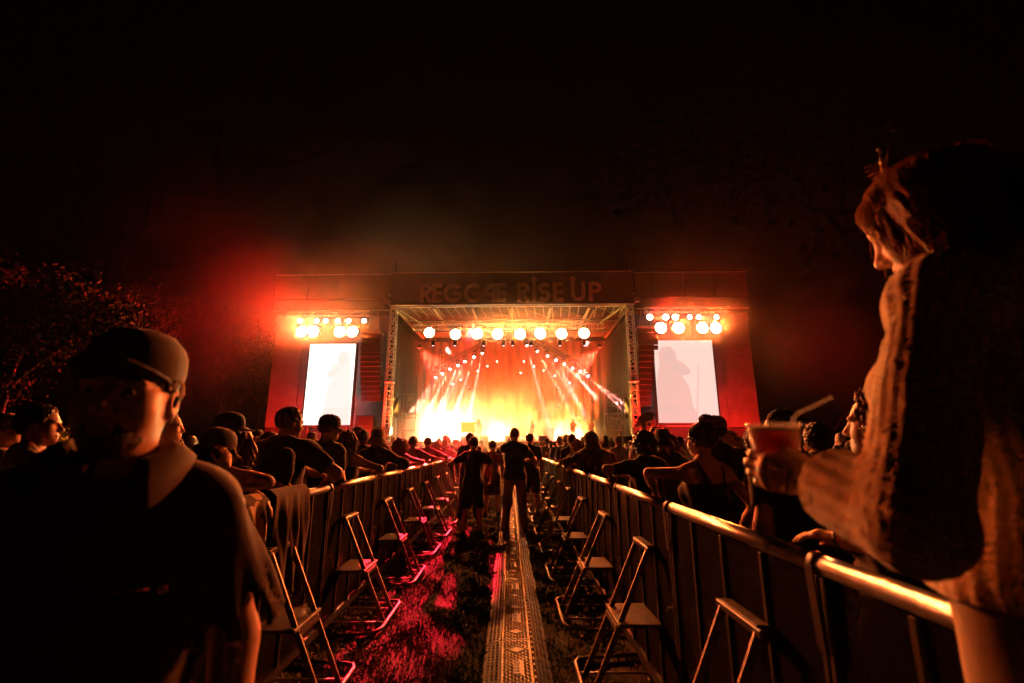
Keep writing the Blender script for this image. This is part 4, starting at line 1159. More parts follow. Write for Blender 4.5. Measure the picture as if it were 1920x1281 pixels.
    if bottom and legs:
        inf = .02 if bottom == 'pants' else .035
        q = []
        for (hp, kn, an, ft), l in zip(leg_j, lg):
            c = smin(g.cone(hp, kn, .092 * s * (.4 + .6 * build), (.062 if bottom == 'pants' else .075) * s), g.cone(kn, an, .06 * s, .052 * s), .03) - inf * s * .6
            c = smax(c, (.05 if bottom == 'pants' else .5) * s - g.Z, .01); q.append(c)
        d = smin(np.minimum(q[0], q[1]), pel - .014 * s, .05) + wr * .8
        d = smax(d, g.Z - 1.0 * s, .01)
        place('trousers' if bottom == 'pants' else 'shorts', np_mesh('bottoms', [nets(g, d)], CL[botc]), None, root)
        gs_ = []
        for (hp, kn, an, ft) in leg_j:
            sh = smax(smin(ft - .006, g.cone(an, an + A((0, 0, .02)), .045 * s, .042 * s), .02), .0 - g.Z, .004); gs_.append(sh)
        for k in range(2): place('shoe', np_mesh('shoe', [nets(g, gs_[k])], M_SHOE), None, root)
    if hair and hair not in ('bald',):
        place('hair', np_mesh('hair', [hair_shell(nt_, Hm, hair, s, hh, seed, hairlen, bool(hat), lump)], HAIRM[hairc]), None, root)
        if fuzz:
            so = strands(nt_, Hm, fuzz, s, hairlen * 1.05, seed, hair in ('long', 'dread', 'bob')).build('loose_hair', HAIRM[hairc], root); so['kind'] = 'stuff'
    if hat:
        sch = s * 1.0
        if hat == 'cap': cap_parts(nt_, Hm, root, CL[hatc], sch, False, m2=CL[hatc2] if hatc2 else None, yaw=hat_yaw, h_=hat_h, squash=hat_squash, tilt=hat_tilt)
        elif hat == 'cap_back': cap_parts(nt_, Hm, root, CL[hatc], sch, True, m2=CL[hatc2] if hatc2 else None, yaw=hat_yaw)
        else: cap_parts(nt_, Hm, root, CL[hatc], sch, False, 'brim', .25, m2=CL[hatc2] if hatc2 else None)
    if glasses:
        gl = MB(); T = lambda x, y, z: Vector([float(c) for c in (nt_ + Hm @ np.array([x, y, z]) * s)])
        for sx in (-1, 1):
            gl.tube([T(sx * (.034 + .022 * math.cos(a)), .115, .118 + .017 * math.sin(a)) for a in [2 * PI * k / 12 for k in range(12)]], .0018, 5, closed=True)
            gl.tube([T(sx * .056, .113, .122), T(sx * .082, .08, .122), T(sx * .088, -.005, .12)], .002, 5)
        gl.tube([T(-.012, .117, .12), T(.012, .117, .12)], .002, 5)
        gl.build('glasses', M_BLACK, root)
    if strap:
        pts = [up(-.13, -.125, 1.02), up(-.03, -.142, 1.2), up(.07, -.125, 1.36), up(.1, -.06, 1.475), up(.08, .06, 1.45), up(-.02, .15, 1.25)]
        pts = pts if strap != 'r' else [np.array(p) for p in (up(.15, -.125, 1.02), up(.03, -.142, 1.2), up(-.07, -.125, 1.36), up(-.1, -.06, 1.475), up(-.08, .06, 1.45), up(.02, .15, 1.25))]
        sb = MB(); P_ = [Vector([float(c) for c in p]) for p in pts]
        for a, b in zip(P_[:-1], P_[1:]): sb.bar(a, b, .03, .004, (0, 1, .3))
        sb.tube(P_, .004, 5); sb.build('bag_strap', CL['black'], root)
    root['_neck'] = [float(c) for c in nt_]
    del root['_neck']
    return root, dict(up=up, nt=nt_, Hm=Hm, wrL=wrL, wrR=wrR, elL=elL, elR=elR, s=s, U=U, shL=shL, shR=shR)
def put(root, x, y, rz=0.0, z=0.0, label=None, group=None, cat='person', sc=None):
    root.location = (x, y, z); root.rotation_euler = (0, 0, rz)
    if sc: root.scale = (sc, sc, sc)
    tag(root, label, cat, group); return root
# ------------------------------------------------------------------ the cast
def cast(x, y, rz, label, aL=None, aR=None, z=0.0, group=None, **kw):
    """a figure at (x, y) turned by rz; aL / aR are wrist points in the place itself"""
    c, s_ = math.cos(-rz), math.sin(-rz)
    def tl(p):
        if p is None: return None
        dx, dy = p[0] - x, p[1] - y
        return (dx * c - dy * s_, dx * s_ + dy * c, p[2] - z)
    for k in ('handL', 'handR'):
        if k in kw and kw[k]:
            for q in ('f', 'n'):
                if q in kw[k]:
                    v = kw[k][q]; kw[k][q] = np.array((v[0] * c - v[1] * s_, v[0] * s_ + v[1] * c, v[2]))
    for k in ('hintL', 'hintR'):
        if k in kw and kw[k] is not None:
            v = kw[k]; kw[k] = (v[0] * c - v[1] * s_, v[0] * s_ + v[1] * c, v[2])
    if 'elbowL' in kw: kw['elbowL'] = tl(kw['elbowL'])
    r_, J = person(armL=tl(aL), armR=tl(aR), **kw)
    put(r_, x, y, rz, z, label, group); J['root'] = r_; J['tl'] = tl
    return J
RXL, RXR = -1.57, .97
# --- people along the left barrier
cast(-1.95, 3.95, -.12, 'large man with glasses in dark T-shirt, elbow on the left barrier', aR=(-1.62, 4.28, 1.235), aL=(-1.7, 4.42, 1.24), hintR=(.9, -.5, -.2), height=1.86, build=1.28, lean=.16, hyaw=-.55, hpitch=.1,
     glasses=True, hair='short', hairc='brown', skin=1, topc='navy', legs=True, fuzz=60, seed=11, hh=.008, h=.016)
cast(-1.98, 5.05, -.35, 'man in a cap and green shirt beside the large man with glasses', height=1.84, hyaw=-.6, hpitch=.12, hat='cap', hatc='black', topc='green', skin=0, seed=12, hair='short')
cast(-1.95, 5.55, .05, 'long haired woman resting a bare arm on the left barrier past the green shirt', aR=(-1.64, 5.85, 1.23), aL=(-1.72, 5.9, 1.23), hintR=(.9, -.6, -.1), female=True, height=1.7, lean=.15, hair='long', hairc='brown', top='tank', topc='black', skin=0, fuzz=160, seed=13, hh=.008, hyaw=-.3)
cast(-1.92, 6.65, -.1, 'man in a pale bucket hat and dark jacket leaning on the left barrier', aR=(-1.6, 6.95, 1.23), aL=(-1.68, 7.0, 1.24), hintR=(.9, -.5, -.2), height=1.76, lean=.18, hat='bucket', hatc='tan', top='long', topc='char', skin=1, seed=14, hyaw=-.2)
cast(-1.9, 8.0, .0, 'woman with auburn hair and bare shoulders at the left barrier past the bucket hat', aR=(-1.6, 8.3, 1.23), aL=(-1.7, 8.4, 1.23), hintR=(.9, -.5, -.1), female=True, height=1.66, lean=.2, hair='long', hairc='red', top='tank', topc='black', skin=0, fuzz=120, seed=15)
cast(-2.35, 7.5, -.2, 'man with short dark hair behind the bucket hat man left of the aisle', height=1.77, topc='black', skin=2, hair='short', hairc='black', seed=16)
cast(-1.95, 9.3, -.1, 'dark haired person in a grey T-shirt leaning both arms on the left barrier', aR=(-1.58, 9.6, 1.23), aL=(-1.66, 9.7, 1.23), hintR=(.9, -.5, -.1), height=1.72, lean=.2, hair='short', hairc='black', topc='grey', skin=1, seed=17)
cast(-1.9, 10.6, -.15, 'red lit person in a pink shirt leaning over the left barrier', aR=(-1.45, 10.9, 1.2), aL=(-1.6, 11.0, 1.23), hintR=(.9, -.5, -.1), height=1.74, lean=.3, hair='short', hairc='brown', topc='pink', skin=0, seed=18)
cast(-1.9, 11.7, -.3, 'red lit woman in a white top at the left barrier, arms over the rail', aR=(-1.42, 11.9, 1.2), aL=(-1.55, 12.1, 1.23), female=True, height=1.66, lean=.3, hair='long', hairc='blonde', topc='white', skin=0, seed=19, fuzz=60)
cast(-1.85, 13.2, -.2, 'red lit man in a sun hat at the far left barrier', aR=(-1.5, 13.5, 1.23), height=1.72, lean=.2, hat='bucket', hatc='white', topc='red', skin=0, seed=20)
# --- near left
J = cast(-1.86, 2.62, -.42, 'woman in a black cap leaning on the left barrier, hand at her chin', aR=(-1.64, 2.74, 1.40), aL=(-1.57, 3.0, 1.225), hintR=(.8, .5, -.6), hintL=(-.2, -.3, -.8), female=True, height=1.66, lean=.42, hyaw=.1, hpitch=.15,
     hat='cap', hatc='black', hair='long', hairc='black', hairlen=.16, top='tank', topc='black', skin=1, seed=21, hh=.006, h=.013, hand_h=.0045,
     handR=dict(f=(-.12, .0, 1), n=(-.9, .2, 0), curl=.45), handL=dict(f=(.75, .35, -.75), n=(-.6, -.2, -.7), curl=.25))
bead = MB()
for k in range(14):
    a = 2 * PI * k / 14; wv = J['wrR']; q = (wv[0] + .036 * math.cos(a), wv[1] + .036 * math.sin(a), wv[2] - .02 + .006 * math.sin(2 * a))
    bead.lathe([(.0001, -.006), (.0055, 0), (.0001, .006)], 6, Matrix.Translation(q))
bead.build('bead_bracelet', mat('amber beads', (.5, .35, .15), .3), J['root'])['kind'] = 'stuff'
cast(-1.95, 3.18, -.1, 'woman with curly auburn hair, her dark sleeve lying along the left barrier', aR=(-1.62, 3.45, 1.25), aL=(-1.68, 3.36, 1.26), hintR=(.8, .6, .1), female=True, height=1.64, lean=.3, hair='long', hairc='red', hairlen=.26, top='long', topc='black', skin=0, fuzz=260, seed=22, hh=.007, h=.014, hpitch=.1)
cast(-1.93, 2.22, -.75, 'tall bearded man in a dark T-shirt behind the capped guard', height=1.9, build=1.1, hyaw=-.35, hpitch=-.02, hair='short', hairc='blonde', topc='navy', skin=0, seed=23, hh=.006, h=.014, fuzz=90)
bm_ = bpy.data.objects[-1] if False else None
cast(-3.05, 3.0, -.85, 'man in profile with cropped dark hair and a pale collar at the far left', height=1.78, hyaw=-.25, hair='short', hairc='black', top='polo', topc='tan', skin=1, seed=24, hh=.006, h=.014, fuzz=30)
cast(-4.05, 3.75, -.6, 'person in a tan cap with a red visor at the left edge', height=1.76, hat='cap', hatc='tan', hatc2='red', topc='grey', skin=0, seed=25, hyaw=-.5)
J = cast(-2.3, 1.35, -.9, 'person at the left edge with raised fingers', aR=(-1.58, 1.55, 1.38), height=1.68, hair='short', topc='black', skin=1, seed=26, handR=dict(f=(-.1, .1, 1), n=(.2, 1, 0), curl=.25, h=.005))
cast(-2.25, 3.72, -.75, 'man in a grey cap with a light visor behind the leaning woman', height=1.77, hat='cap', hatc='char', hatc2='grey', topc='char', skin=1, seed=27, hyaw=-.5)
cast(-2.85, 3.85, -.5, 'man with cropped grey hair between the caps left of the aisle', height=1.80, hair='buzz', hairc='grey', topc='grey', skin=0, seed=28, hyaw=-.6)
cast(-2.75, 3.15, -.45, 'person with rounded brown hair behind the guard', height=1.70, hair='short', hairc='brown', topc='olive', skin=0, seed=29)
cast(-2.7, 4.7, -.3, 'bald man in a dark shirt behind the large man with glasses', height=1.72, hair='buzz', hairc='black', topc='black', skin=1, seed=30)
# --- walkers in the aisle
cast(-.63, 8.3, -.05, 'man in dark shorts and T-shirt, leftmost of the four walking in the aisle', height=1.68, topc='black', bottom='shorts', botc='black', hair='short', hairc='brown', skin=0, seed=31, stance=.09, aL=(-.98, 8.35, 1.0), aR=(-.3, 8.3, .98), hintL=(-.9, -.5, 0), hintR=(.9, -.5, 0), h=.014)
cast(-.86, 10.2, -.05, 'dark haired man seen just behind the leftmost walker in the aisle', height=1.80, topc='black', hair='short', hairc='black', skin=2, seed=32, bottom='pants')
cast(-.38, 10.6, .0, 'person in cropped trousers walking in the middle of the aisle', height=1.64, topc='rust', bottom='shorts', botc='char', hair='short', hairc='brown', skin=0, seed=33, stance=.08, h=.015)
cast(.10, 8.75, .02, 'tall man in tan trousers in the aisle with one arm raised to his face', height=1.86, build=1.05, topc='black', bottom='pants', botc='tan', hair='buzz', hairc='brown', skin=1, seed=34, stance=.1, aL=(.02, 8.98, 1.52), hintL=(-.9, -.2, -.4), aR=(.25, 9.0, 1.25), hintR=(.9, -.3, -.3), h=.014)
cast(.47, 10.65, -.05, 'man in dark knee shorts, rightmost of the people in the aisle', height=1.80, topc='black', bottom='shorts', botc='black', hair='short', hairc='brown', skin=0, seed=35, stance=.1)
# --- right side
J = cast(1.38, 3.32, .18, 'woman with a hair bun and bare back leaning an elbow on the right barrier', aL=(1.12, 3.62, 1.16), aR=(1.62, 3.42, .95), hintL=(-.9, .45, .25), female=True, height=1.68, hyaw=.25, hair='bun', hairc='brown', top='tank', topc='black', skin=0, strap='r', glasses=True, fuzz=140, seed=41, hh=.006, h=.012, hand_h=.006)
cast(1.36, 4.55, .2, 'person with curly hair resting an arm on the right barrier', aL=(1.02, 4.75, 1.23), aR=(1.2, 4.95, 1.22), hintL=(-.9, -.4, .1), female=True, height=1.66, hair='curly', hairc='black', topc='black', skin=1, lean=.15, seed=42, hh=.007, h=.015)
cast(1.3, 7.1, .25, 'person in a dark hoodie with the hood up leaning over the right barrier', aL=(.92, 7.55, 1.22), aR=(1.05, 7.5, 1.24), hintL=(-.9, -.6, 0), height=1.74, lean=.22, hair=None, top='hoodie', topc='olive', skin=1, seed=43, build=1.05)
cast(1.26, 8.5, .1, 'woman with backlit blonde hair at the right barrier past the hooded person', aL=(.96, 8.8, 1.22), female=True, height=1.64, lean=.2, hair='bob', hairc='blonde', topc='black', skin=0, fuzz=160, seed=44)
cast(2.05, 4.6, .12, 'man in a pale cap with a bag strap across his back right of the barrier', height=1.80, build=1.05, hyaw=.55, hat='cap', hatc='pink', hair='short', hairc='black', topc='char', skin=1, strap=True, seed=45, h=.015, hh=.007)
J = cast(1.62, 2.72, .2, 'bald man in a black T-shirt with an earphone cable behind the beer cup', height=1.74, hair='buzz', hairc='black', topc='black', skin=1, seed=46, h=.013, hh=.006, hyaw=.3)
MB().tube([Vector((-.09, .09, 1.60)), Vector((-.15, .1, 1.42)), Vector((-.2, .1, 1.36)), Vector((-.225, .06, 1.2)), Vector((-.24, .1, 1.0))], .0025, 5).build('earphone_cable', CL['white'], J['root'])
J = cast(1.33, 1.62, .35, 'woman with long reddish locks behind the sweater woman, wrist on the barrier', aL=(1.04, 1.50, 1.24), aR=(1.6, 1.8, 1.0), hintL=(-.6, -.8, -.3), female=True, height=1.72, hair='dread', hairc='red', hairlen=.34, topc='black', skin=1, fuzz=240, seed=47, hh=.006, h=.013, hyaw=.35,
     handL=dict(f=(-.5, .85, .12), n=(.1, -.1, -1), curl=.3, h=.0045))
wv = J['wrL']; MB().tube([(wv[0] + .034 * math.cos(a), wv[1] + .01 + .02 * math.sin(a) * .6, wv[2] + .034 * math.sin(a)) for a in [2 * PI * k / 14 for k in range(14)]], .006, 6, closed=True).build('bracelet', M_BLACK, J['root'])
cast(1.95, 5.9, .15, 'person in a dark bucket hat right of the barrier, below the open fan', height=1.72, hat='bucket', hatc='black', topc='black', skin=1, seed=48)
J = cast(2.2, 6.35, .2, 'woman holding up an open hand fan right of the barrier', aL=(1.99, 6.5, 1.71), hintL=(-.8, -.2, -.6), female=True, height=1.66, hair='long', hairc='brown', topc='black', skin=0, seed=49, fuzz=60)
fan = empty('hand_fan', (1.99, 6.52, 1.80)); tag(fan, 'open pale hand fan held up above the crowd', 'fan')
M_FAN = mat('pale fan paper', (.6, .5, .45), .7)
for k in range(11):
    a = R(68 + 100 * k / 10); d0 = Vector((math.cos(a), 0, math.sin(a))); d1 = Vector((math.cos(a + R(9)), .0, math.sin(a + R(9))))
    MB().bar((0, .003 * (k % 2), 0), d0 * .19, .005, .004, (0, 1, 0)).build('fan_rib', CL['black'], fan)
    m = MB(); m.add([d0 * .08, d1 * .08, d1 * .195, d0 * .195] , [(0, 1, 2, 3)]); m.build('fan_leaf', M_FAN, fan)
cast(2.75, 6.1, .15, 'person with backlit light brown hair behind the pale cap man', height=1.66, hair='bob', hairc='blonde', topc='grey', skin=0, seed=50, fuzz=60)
cast(3.1, 5.9, .1, 'person with tousled hair and a hand up right of the pale cap man', aR=(3.28, 6.0, 1.72), height=1.70, hair='curly', hairc='red', topc='red', skin=0, seed=51)

# --- the rest of the crowd: a set of kinds, each with its own copies
random.seed(8)
KINDS = [
    (dict(height=1.76, hair='short', hairc='brown', topc='black', skin=1, seed=61, fuzz=70), 'short haired man in black'),
    (dict(height=1.66, female=True, hair='long', hairc='brown', topc='char', skin=0, seed=62, fuzz=40), 'woman with long brown hair'),
    (dict(height=1.78, hat='cap', hatc='char', topc='grey', skin=1, seed=63), 'man in a charcoal cap'),
    (dict(height=1.70, hair='curly', hairc='black', topc='olive', skin=2, seed=64, fuzz=80), 'curly haired person in olive'),
    (dict(height=1.73, hat='bucket', hatc='grey', topc='navy', skin=0, seed=65), 'person in a grey bucket hat'),
    (dict(height=1.64, female=True, hair='bun', hairc='black', topc='rust', skin=1, seed=66, fuzz=80), 'woman with a black hair bun'),
    (dict(height=1.81, hair='buzz', hairc='black', topc='navy', skin=2, seed=67), 'tall man with a shaved head'),
    (dict(height=1.68, female=True, hair='bob', hairc='blonde', topc='black', skin=0, seed=68, fuzz=50), 'woman with a blonde bob'),
    (dict(height=1.74, hat='cap_back', hatc='black', topc='white', skin=0, seed=69), 'man in a backwards black cap'),
    (dict(height=1.77, hair='short', hairc='grey', topc='blue', skin=0, seed=70, fuzz=60), 'grey haired man in blue'),
]
AR = []
for kw, lab in KINDS:
    r_, _ = person(h=.022, hh=.011, hand_h=.011, bottom='shorts', **kw); AR.append([r_, lab, False])
KM = kidmap()
spots = []
TAKEN = [(o.location.x, o.location.y) for o in bpy.data.objects if o.name.startswith('person') and o.parent is None and o.location.length > .5]
def try_spot(x, y, dmin):
    for (a, b) in TAKEN:
        if (a - x) ** 2 + (b - y) ** 2 < dmin * dmin: return False
    TAKEN.append((x, y)); spots.append((x, y)); return True
for k in range(7): try_spot(-1.95 - .1 * random.random(), 14.4 + 1.25 * k, .6)
for k in range(9): try_spot(1.3 + .1 * random.random(), 9.8 + 1.3 * k, .6)
for k in range(900):
    s_ = random.choice((-1, 1)); y = 3.6 + 24 * random.random() ** 1.25; xm = min(24, 1.2 * y + .5)
    x = (1.9 if s_ > 0 else 2.5) + random.random() ** 1.5 * xm; x *= s_
    if abs(x) > 1.05 * y + .6: continue
    if s_ < 0 and y < 4.2 and x > -3.4: continue
    if s_ > 0 and y < 5.2 and x < 2.6: continue
    try_spot(x, y, .62 + .02 * y)
    if len(spots) > 150: break
for k in range(300):
    if len(spots) > 205: break
    s_ = random.choice((-1, 1)); try_spot(s_ * (2.0 + 7 * random.random() ** 1.3) - .3, 9 + 17 * random.random(), .62)
for k in range(10): try_spot(random.uniform(-1.2, .7), 17 + 1.1 * k + random.random(), .6)
REGION = lambda x, y: ('in the left crowd' if x < -1.5 else 'in the right crowd' if x > .9 else 'in the aisle mouth')
pick = {}
for (x, y) in spots:
    k = random.randrange(len(AR)); far = 'far off' if y > 14 else 'midway' if y > 8 else 'near'
    pick.setdefault((k, far, REGION(x, y)), []).append((x, y))
NUM = ['first', 'second', 'third', 'fourth', 'fifth', 'sixth', 'seventh', 'eighth', 'ninth', 'tenth', 'eleventh', 'twelfth', 'thirteenth', 'fourteenth', 'fifteenth']
for (k, far, reg), L in pick.items():
    L.sort(key=lambda p: p[0] / p[1])
    for n_, (x, y) in enumerate(L):
        src = AR[k]
        if not src[2]: o = src[0]; src[2] = True
        else: o = copy_tree(src[0], None, KM)
        lab = '%s %s %s' % (src[1], far, reg)
        if len(L) > 1: lab += ', %s from left' % NUM[min(n_, 14)]
        put(o, x, y, math.atan2(x, 36 - y) * .8 + random.uniform(-.25, .25), 0, lab, 'crowd: ' + src[1], sc=random.uniform(.94, 1.05))
for r_, lab, used in AR:
    if not used: put(r_, -14, 26, 0, 0, lab + ' alone at the far left of the crowd')
# ------------------------------------------------------------------ the guard facing the camera, close at the left
GX, GY, GRZ = -.785, .95, -2.50
CL['guard'] = cloth('guard shirt', (.075, .06, .05))
CL['guardcap'] = cloth('guard cap', (.03, .026, .022))
HEADP['xs'] = .91
J = cast(GX, GY, GRZ, 'capped guard in a dark collared shirt facing the camera at the left', height=1.745, build=1.0, hat_h=.024, hat_squash=.80, hat_tilt=-.1, hyaw=-.30, hpitch=-.02, hair='buzz', hairc='black', hat='cap', hatc='guardcap', top='none', topc='guard', bottom='pants', botc='char', skin=0,
         seed=71, h=.012, hh=.0045, hand_h=.005, stance=.12)
groot = J['root']; up = J['up']; nt_ = J['nt']; Hm = J['Hm']; s = J['s']; U = J['U']
def torso_fields(g, up, U, s, w_, build, female):
    A = lambda q: np.array(q) * s; T = []
    T.append(g.ell(up(0, 0, 1.28), A((.163 * w_, .112 * (.5 + .5 * build), .2)), U))
    T.append(g.ell(up(0, .005, 1.09), A(((.128 if female else .145) * build, .104 * (.35 + .65 * build), .17)), U))
    T.append(g.ell(A((0, 0, .94)), A(((.172 if female else .16) * build, .122 * (.5 + .5 * build), .135))))
    T.append(g.cone(up(-.125 * w_, -.008, 1.402), up(.125 * w_, -.008, 1.402), .056 * s, .056 * s))
    for sx in (-1, 1): T.append(g.cone(up(sx * .025, -.015, 1.468), up(sx * .135 * w_, -.01, 1.415), .046 * s, .044 * s))
    if female:
        for sx in (-1, 1): T.append(g.ell(up(sx * .075, .098, 1.255), A((.07, .07, .07)), U))
    return uni(T, .06 * s)
def V3(p): return Vector([float(c) for c in p])
# shirt with loose flared sleeves
shs = (up(-.172, -.004, 1.398), up(.172, -.004, 1.398))
pts = np.array([shs[0], shs[1], J['elL'], J['elR'], up(0, .2, 1.2), up(0, -.2, 1.2), (0, 0, .82 * s), nt_])
g = Grid(pts.min(0) - .14, pts.max(0) + .1, .0085)
d = torso_fields(g, up, U, s, 1.0, 1.0, False)
zu = g.loc(np.array([0, 0, 1.0 * s]), U)[2] + 1.0 * s
d = d - .02 * s - .03 * s * np.clip((1.16 * s - zu) / (.25 * s), 0, 1)
for S_, El in zip(shs, (J['elL'], J['elR'])):
    a = np.array(El) - np.array(S_); E2 = np.array(S_) + a * .92
    q = g.cone(S_, E2, .074 * s, .105 * s)
    ax = nrm(a); b1 = nrm(np.cross(ax, [0, 1, 0])); b2 = np.cross(ax, b1)
    x_, y_, z_ = g.X - S_[0], g.Y - S_[1], g.Z - S_[2]
    th = np.arctan2(x_ * b1[0] + y_ * b1[1] + z_ * b1[2], x_ * b2[0] + y_ * b2[1] + z_ * b2[2]); tt = np.clip((x_ * ax[0] + y_ * ax[1] + z_ * ax[2]) / .28, 0, 1)
    q = q + (.010 * tt * np.sin(th * 5 + 1.0 + 2 * tt) + .006 * tt * np.sin(th * 9 + 2)).astype(F32)
    q = smax(q, g.plane(E2, a), .008); q = smax(q, -smax(g.cone(S_ + a * .3, S_ + a * 1.3, .06 * s, .115 * s), -g.plane(S_ + a * .5, a), .01), .006)
    d = smin(d, q, .05)
d = d + wrinkle(g, 5, .0085, 1.0, .3)
d = smax(d, .84 * s - zu, .01); d = smax(d, -g.cone(up(0, -.012, 1.44), nt_ + (nt_ - up(0, -.012, 1.44)) * 2, .064 * s, .085 * s), .01)
M_GSH = mat('guard shirt twill', (.055, .04, .03), .9, 0, .2, 14, .3, 900, sheen=.1)
place('shirt', np_mesh('shirt', [nets(g, d)], M_GSH), None, groot)
# turned-down collar
cb = MB(); n = 40
for i in range(n + 1):
    a = R(-158 + 316 * i / n) + PI / 2 + PI      # opens at the throat
    rx, ry = .074, .078
    cx_, cy_ = math.cos(a), math.sin(a)
    fr = max(0, math.cos(a - PI / 2)); back = .5 - .5 * math.sin(a)
    inner = up(rx * cx_, -.008 + ry * cy_, 1.515 - .04 * fr); topz = up(rx * 1.06 * cx_, -.008 + ry * 1.06 * cy_, 1.548 - .04 * fr)
    dn = .016 + .085 * fr ** 2
    mid = up(rx * 1.36 * cx_, -.008 + ry * 1.34 * cy_ + .01 * fr, 1.54 - .035 * fr); low = up(rx * 1.75 * cx_, -.006 + ry * 1.62 * cy_ + .03 * fr, 1.53 - .03 * fr - dn)
    cb.v += [tuple(V3(q)) for q in (inner, topz, mid, low)]
for i in range(n):
    for k in range(3): cb.f.append((4 * i + k, 4 * i + k + 1, 4 * i + k + 5, 4 * i + k + 4)); cb.smooth.append(True)
co = cb.build('collar', M_GSH, groot); md = co.modifiers.new('thick', 'SOLIDIFY'); md.thickness = .004
pk = MB()
for k in range(9):
    z0, z1 = 1.44 - .055 * k, 1.44 - .055 * (k + 1)
    pk.bar(V3(up(.0, .145 - .004 * abs(k - 4), z0)), V3(up(.0, .145 - .004 * abs(k - 3), z1)), .034, .006, (0, 1, 0))
for k in range(3): MB().lathe([(.0001, .004), (.0055, .003), (.006, 0)], 10, Matrix.Translation(V3(up(.0, .154, 1.40 - .1 * k))) @ Matrix.Rotation(-PI / 2, 4, 'X')).build('button', M_BLACK, groot)
# embroidered mark on the chest: a small round emblem and two worn lines
em = MB(); EMt = lambda x, z: V3(up(x, .152, z))
em.tube([EMt(-.1 + .006 * math.cos(2 * PI * k / 16), 1.285 + .006 * math.sin(2 * PI * k / 16)) for k in range(16)], .001, 5, closed=True)
em.build('chest_emblem', CL['rust'], groot)
em = MB(); em.tube([EMt(-.08, 1.289), EMt(-.03, 1.289)], .002, 5); em.build('chest_stitching', CL['rust'], groot)
# eyes, brows and short beard
M_EYE = mat('eye white', (.7, .68, .65), .15); M_IRIS = mat('dark iris', (.03, .02, .015), .08)
for sx in (-1, 1):
    c = nt_ + Hm @ np.array([sx * .030, .0875, .1165]) * s
    T = Matrix.Translation(V3(c)) @ Matrix([list(r_) for r_ in Hm]).to_4x4() @ Matrix.Rotation(-PI / 2, 4, 'X')
    e = MB().lathe([(.0001, .0122), (.005, .0111), (.009, .0082), (.0118, .0), (.009, -.008)], 14, T).build('eye', M_EYE, groot)
    MB().lathe([(.0001, .0128), (.0035, .0124), (.0056, .0114)], 12, T).build('iris', M_IRIS, e)
    b = MB().tube([V3(nt_ + Hm @ np.array([sx * q, .1 - .25 * (q - .03) ** 2 * 40 * .2 + .004, .139 + .004 * math.sin(q * 60)]) * s) for q in (.012, .022, .034, .046, .055)], [.003, .0045, .0045, .0035, .0015], 6).build('eyebrow', HAIRM['black'], groot)
gb = Grid(nt_ - .14, nt_ + .17, .0045)
def EB(x, y, z, a, b, c): return gb.ell(nt_ + Hm @ np.array([x, y, z]) * s, (a * s, b * s, c * s), Hm)
bd = smin(EB(0, .052, .035, .047, .0488, .0388), EB(0, .085, .022, .0255, .0222, .0212), .025); bd = smin(bd, EB(0, .04, .085, .0597, .063, .0858), .03)
x_, y_, z_ = gb.loc(nt_, Hm)
bd = smax(bd, z_ - (.066 + .0 * x_) * s, .008); bd = smax(bd, (.0 - y_ + .02), .01); bd = smax(bd, -EB(0, .115, .051, .022, .016, .0085), .004)
bd = bd + (.0012 * np.sin(gb.X * 900) * np.sin(gb.Y * 900) * np.sin(gb.Z * 900)).astype(F32)
place('beard', np_mesh('beard', [nets(gb, bd)], hairmat('brown stubble', (.05, .028, .016))), None, groot)

HEADP['xs'] = 1.0
# ------------------------------------------------------------------ the woman in the knitted sweater, on the barrier step at the right
WX, WY, WZ, WRZ = .88, .77, .455, .25
cup_w = W(1457, 860, .92); hf, hn = nrm((-.80, .60, .08)), nrm((.58, .80, .12))
wr_w = np.array((cup_w.x, cup_w.y, W(1512, 893, .86).z)) - hf * .062 - hn * .044; wr_w[2] = W(1512, 893, .86).z
el_w = W(1712, 985, .665)
J = cast(WX, WY, WRZ, 'woman in a chunky knitted sweater holding a beer, standing on the right barrier step', z=WZ, aL=tuple(wr_w), aR=(.98, 1.12, 1.42), elbowL=tuple(el_w), female=True, height=1.645, build=1.02, lean=.04, hyaw=.36, hpitch=.4,
         hair='bob', hairc='blonde', lump=.2, top='none', bottom='pants', botc='cream' if 'cream' in CL else 'tan', skin=0, seed=81, h=.011, hh=.004, hand_h=.0035, stance=.06,
         handL=dict(f=(-.80, .60, .08), n=(.58, .80, .12), thumb_side=-1, curl=.62, thumb=.75, spread=.25))
wroot = J['root']; up = J['up']; nt_ = J['nt']; Hm = J['Hm']; s = J['s']; U = J['U']
M_KNIT = mat('chunky knit wool', (.56, .42, .24), .95, 0, .16, 60, .5, 350, sheen=.5)
w_ = .93 * 1.02
shL, shR = up(-.172 * w_, -.004, 1.398), up(.172 * w_, -.004, 1.398)
elL, wrL, elR, wrR = (np.array(J[k]) for k in ('elL', 'wrL', 'elR', 'wrR'))
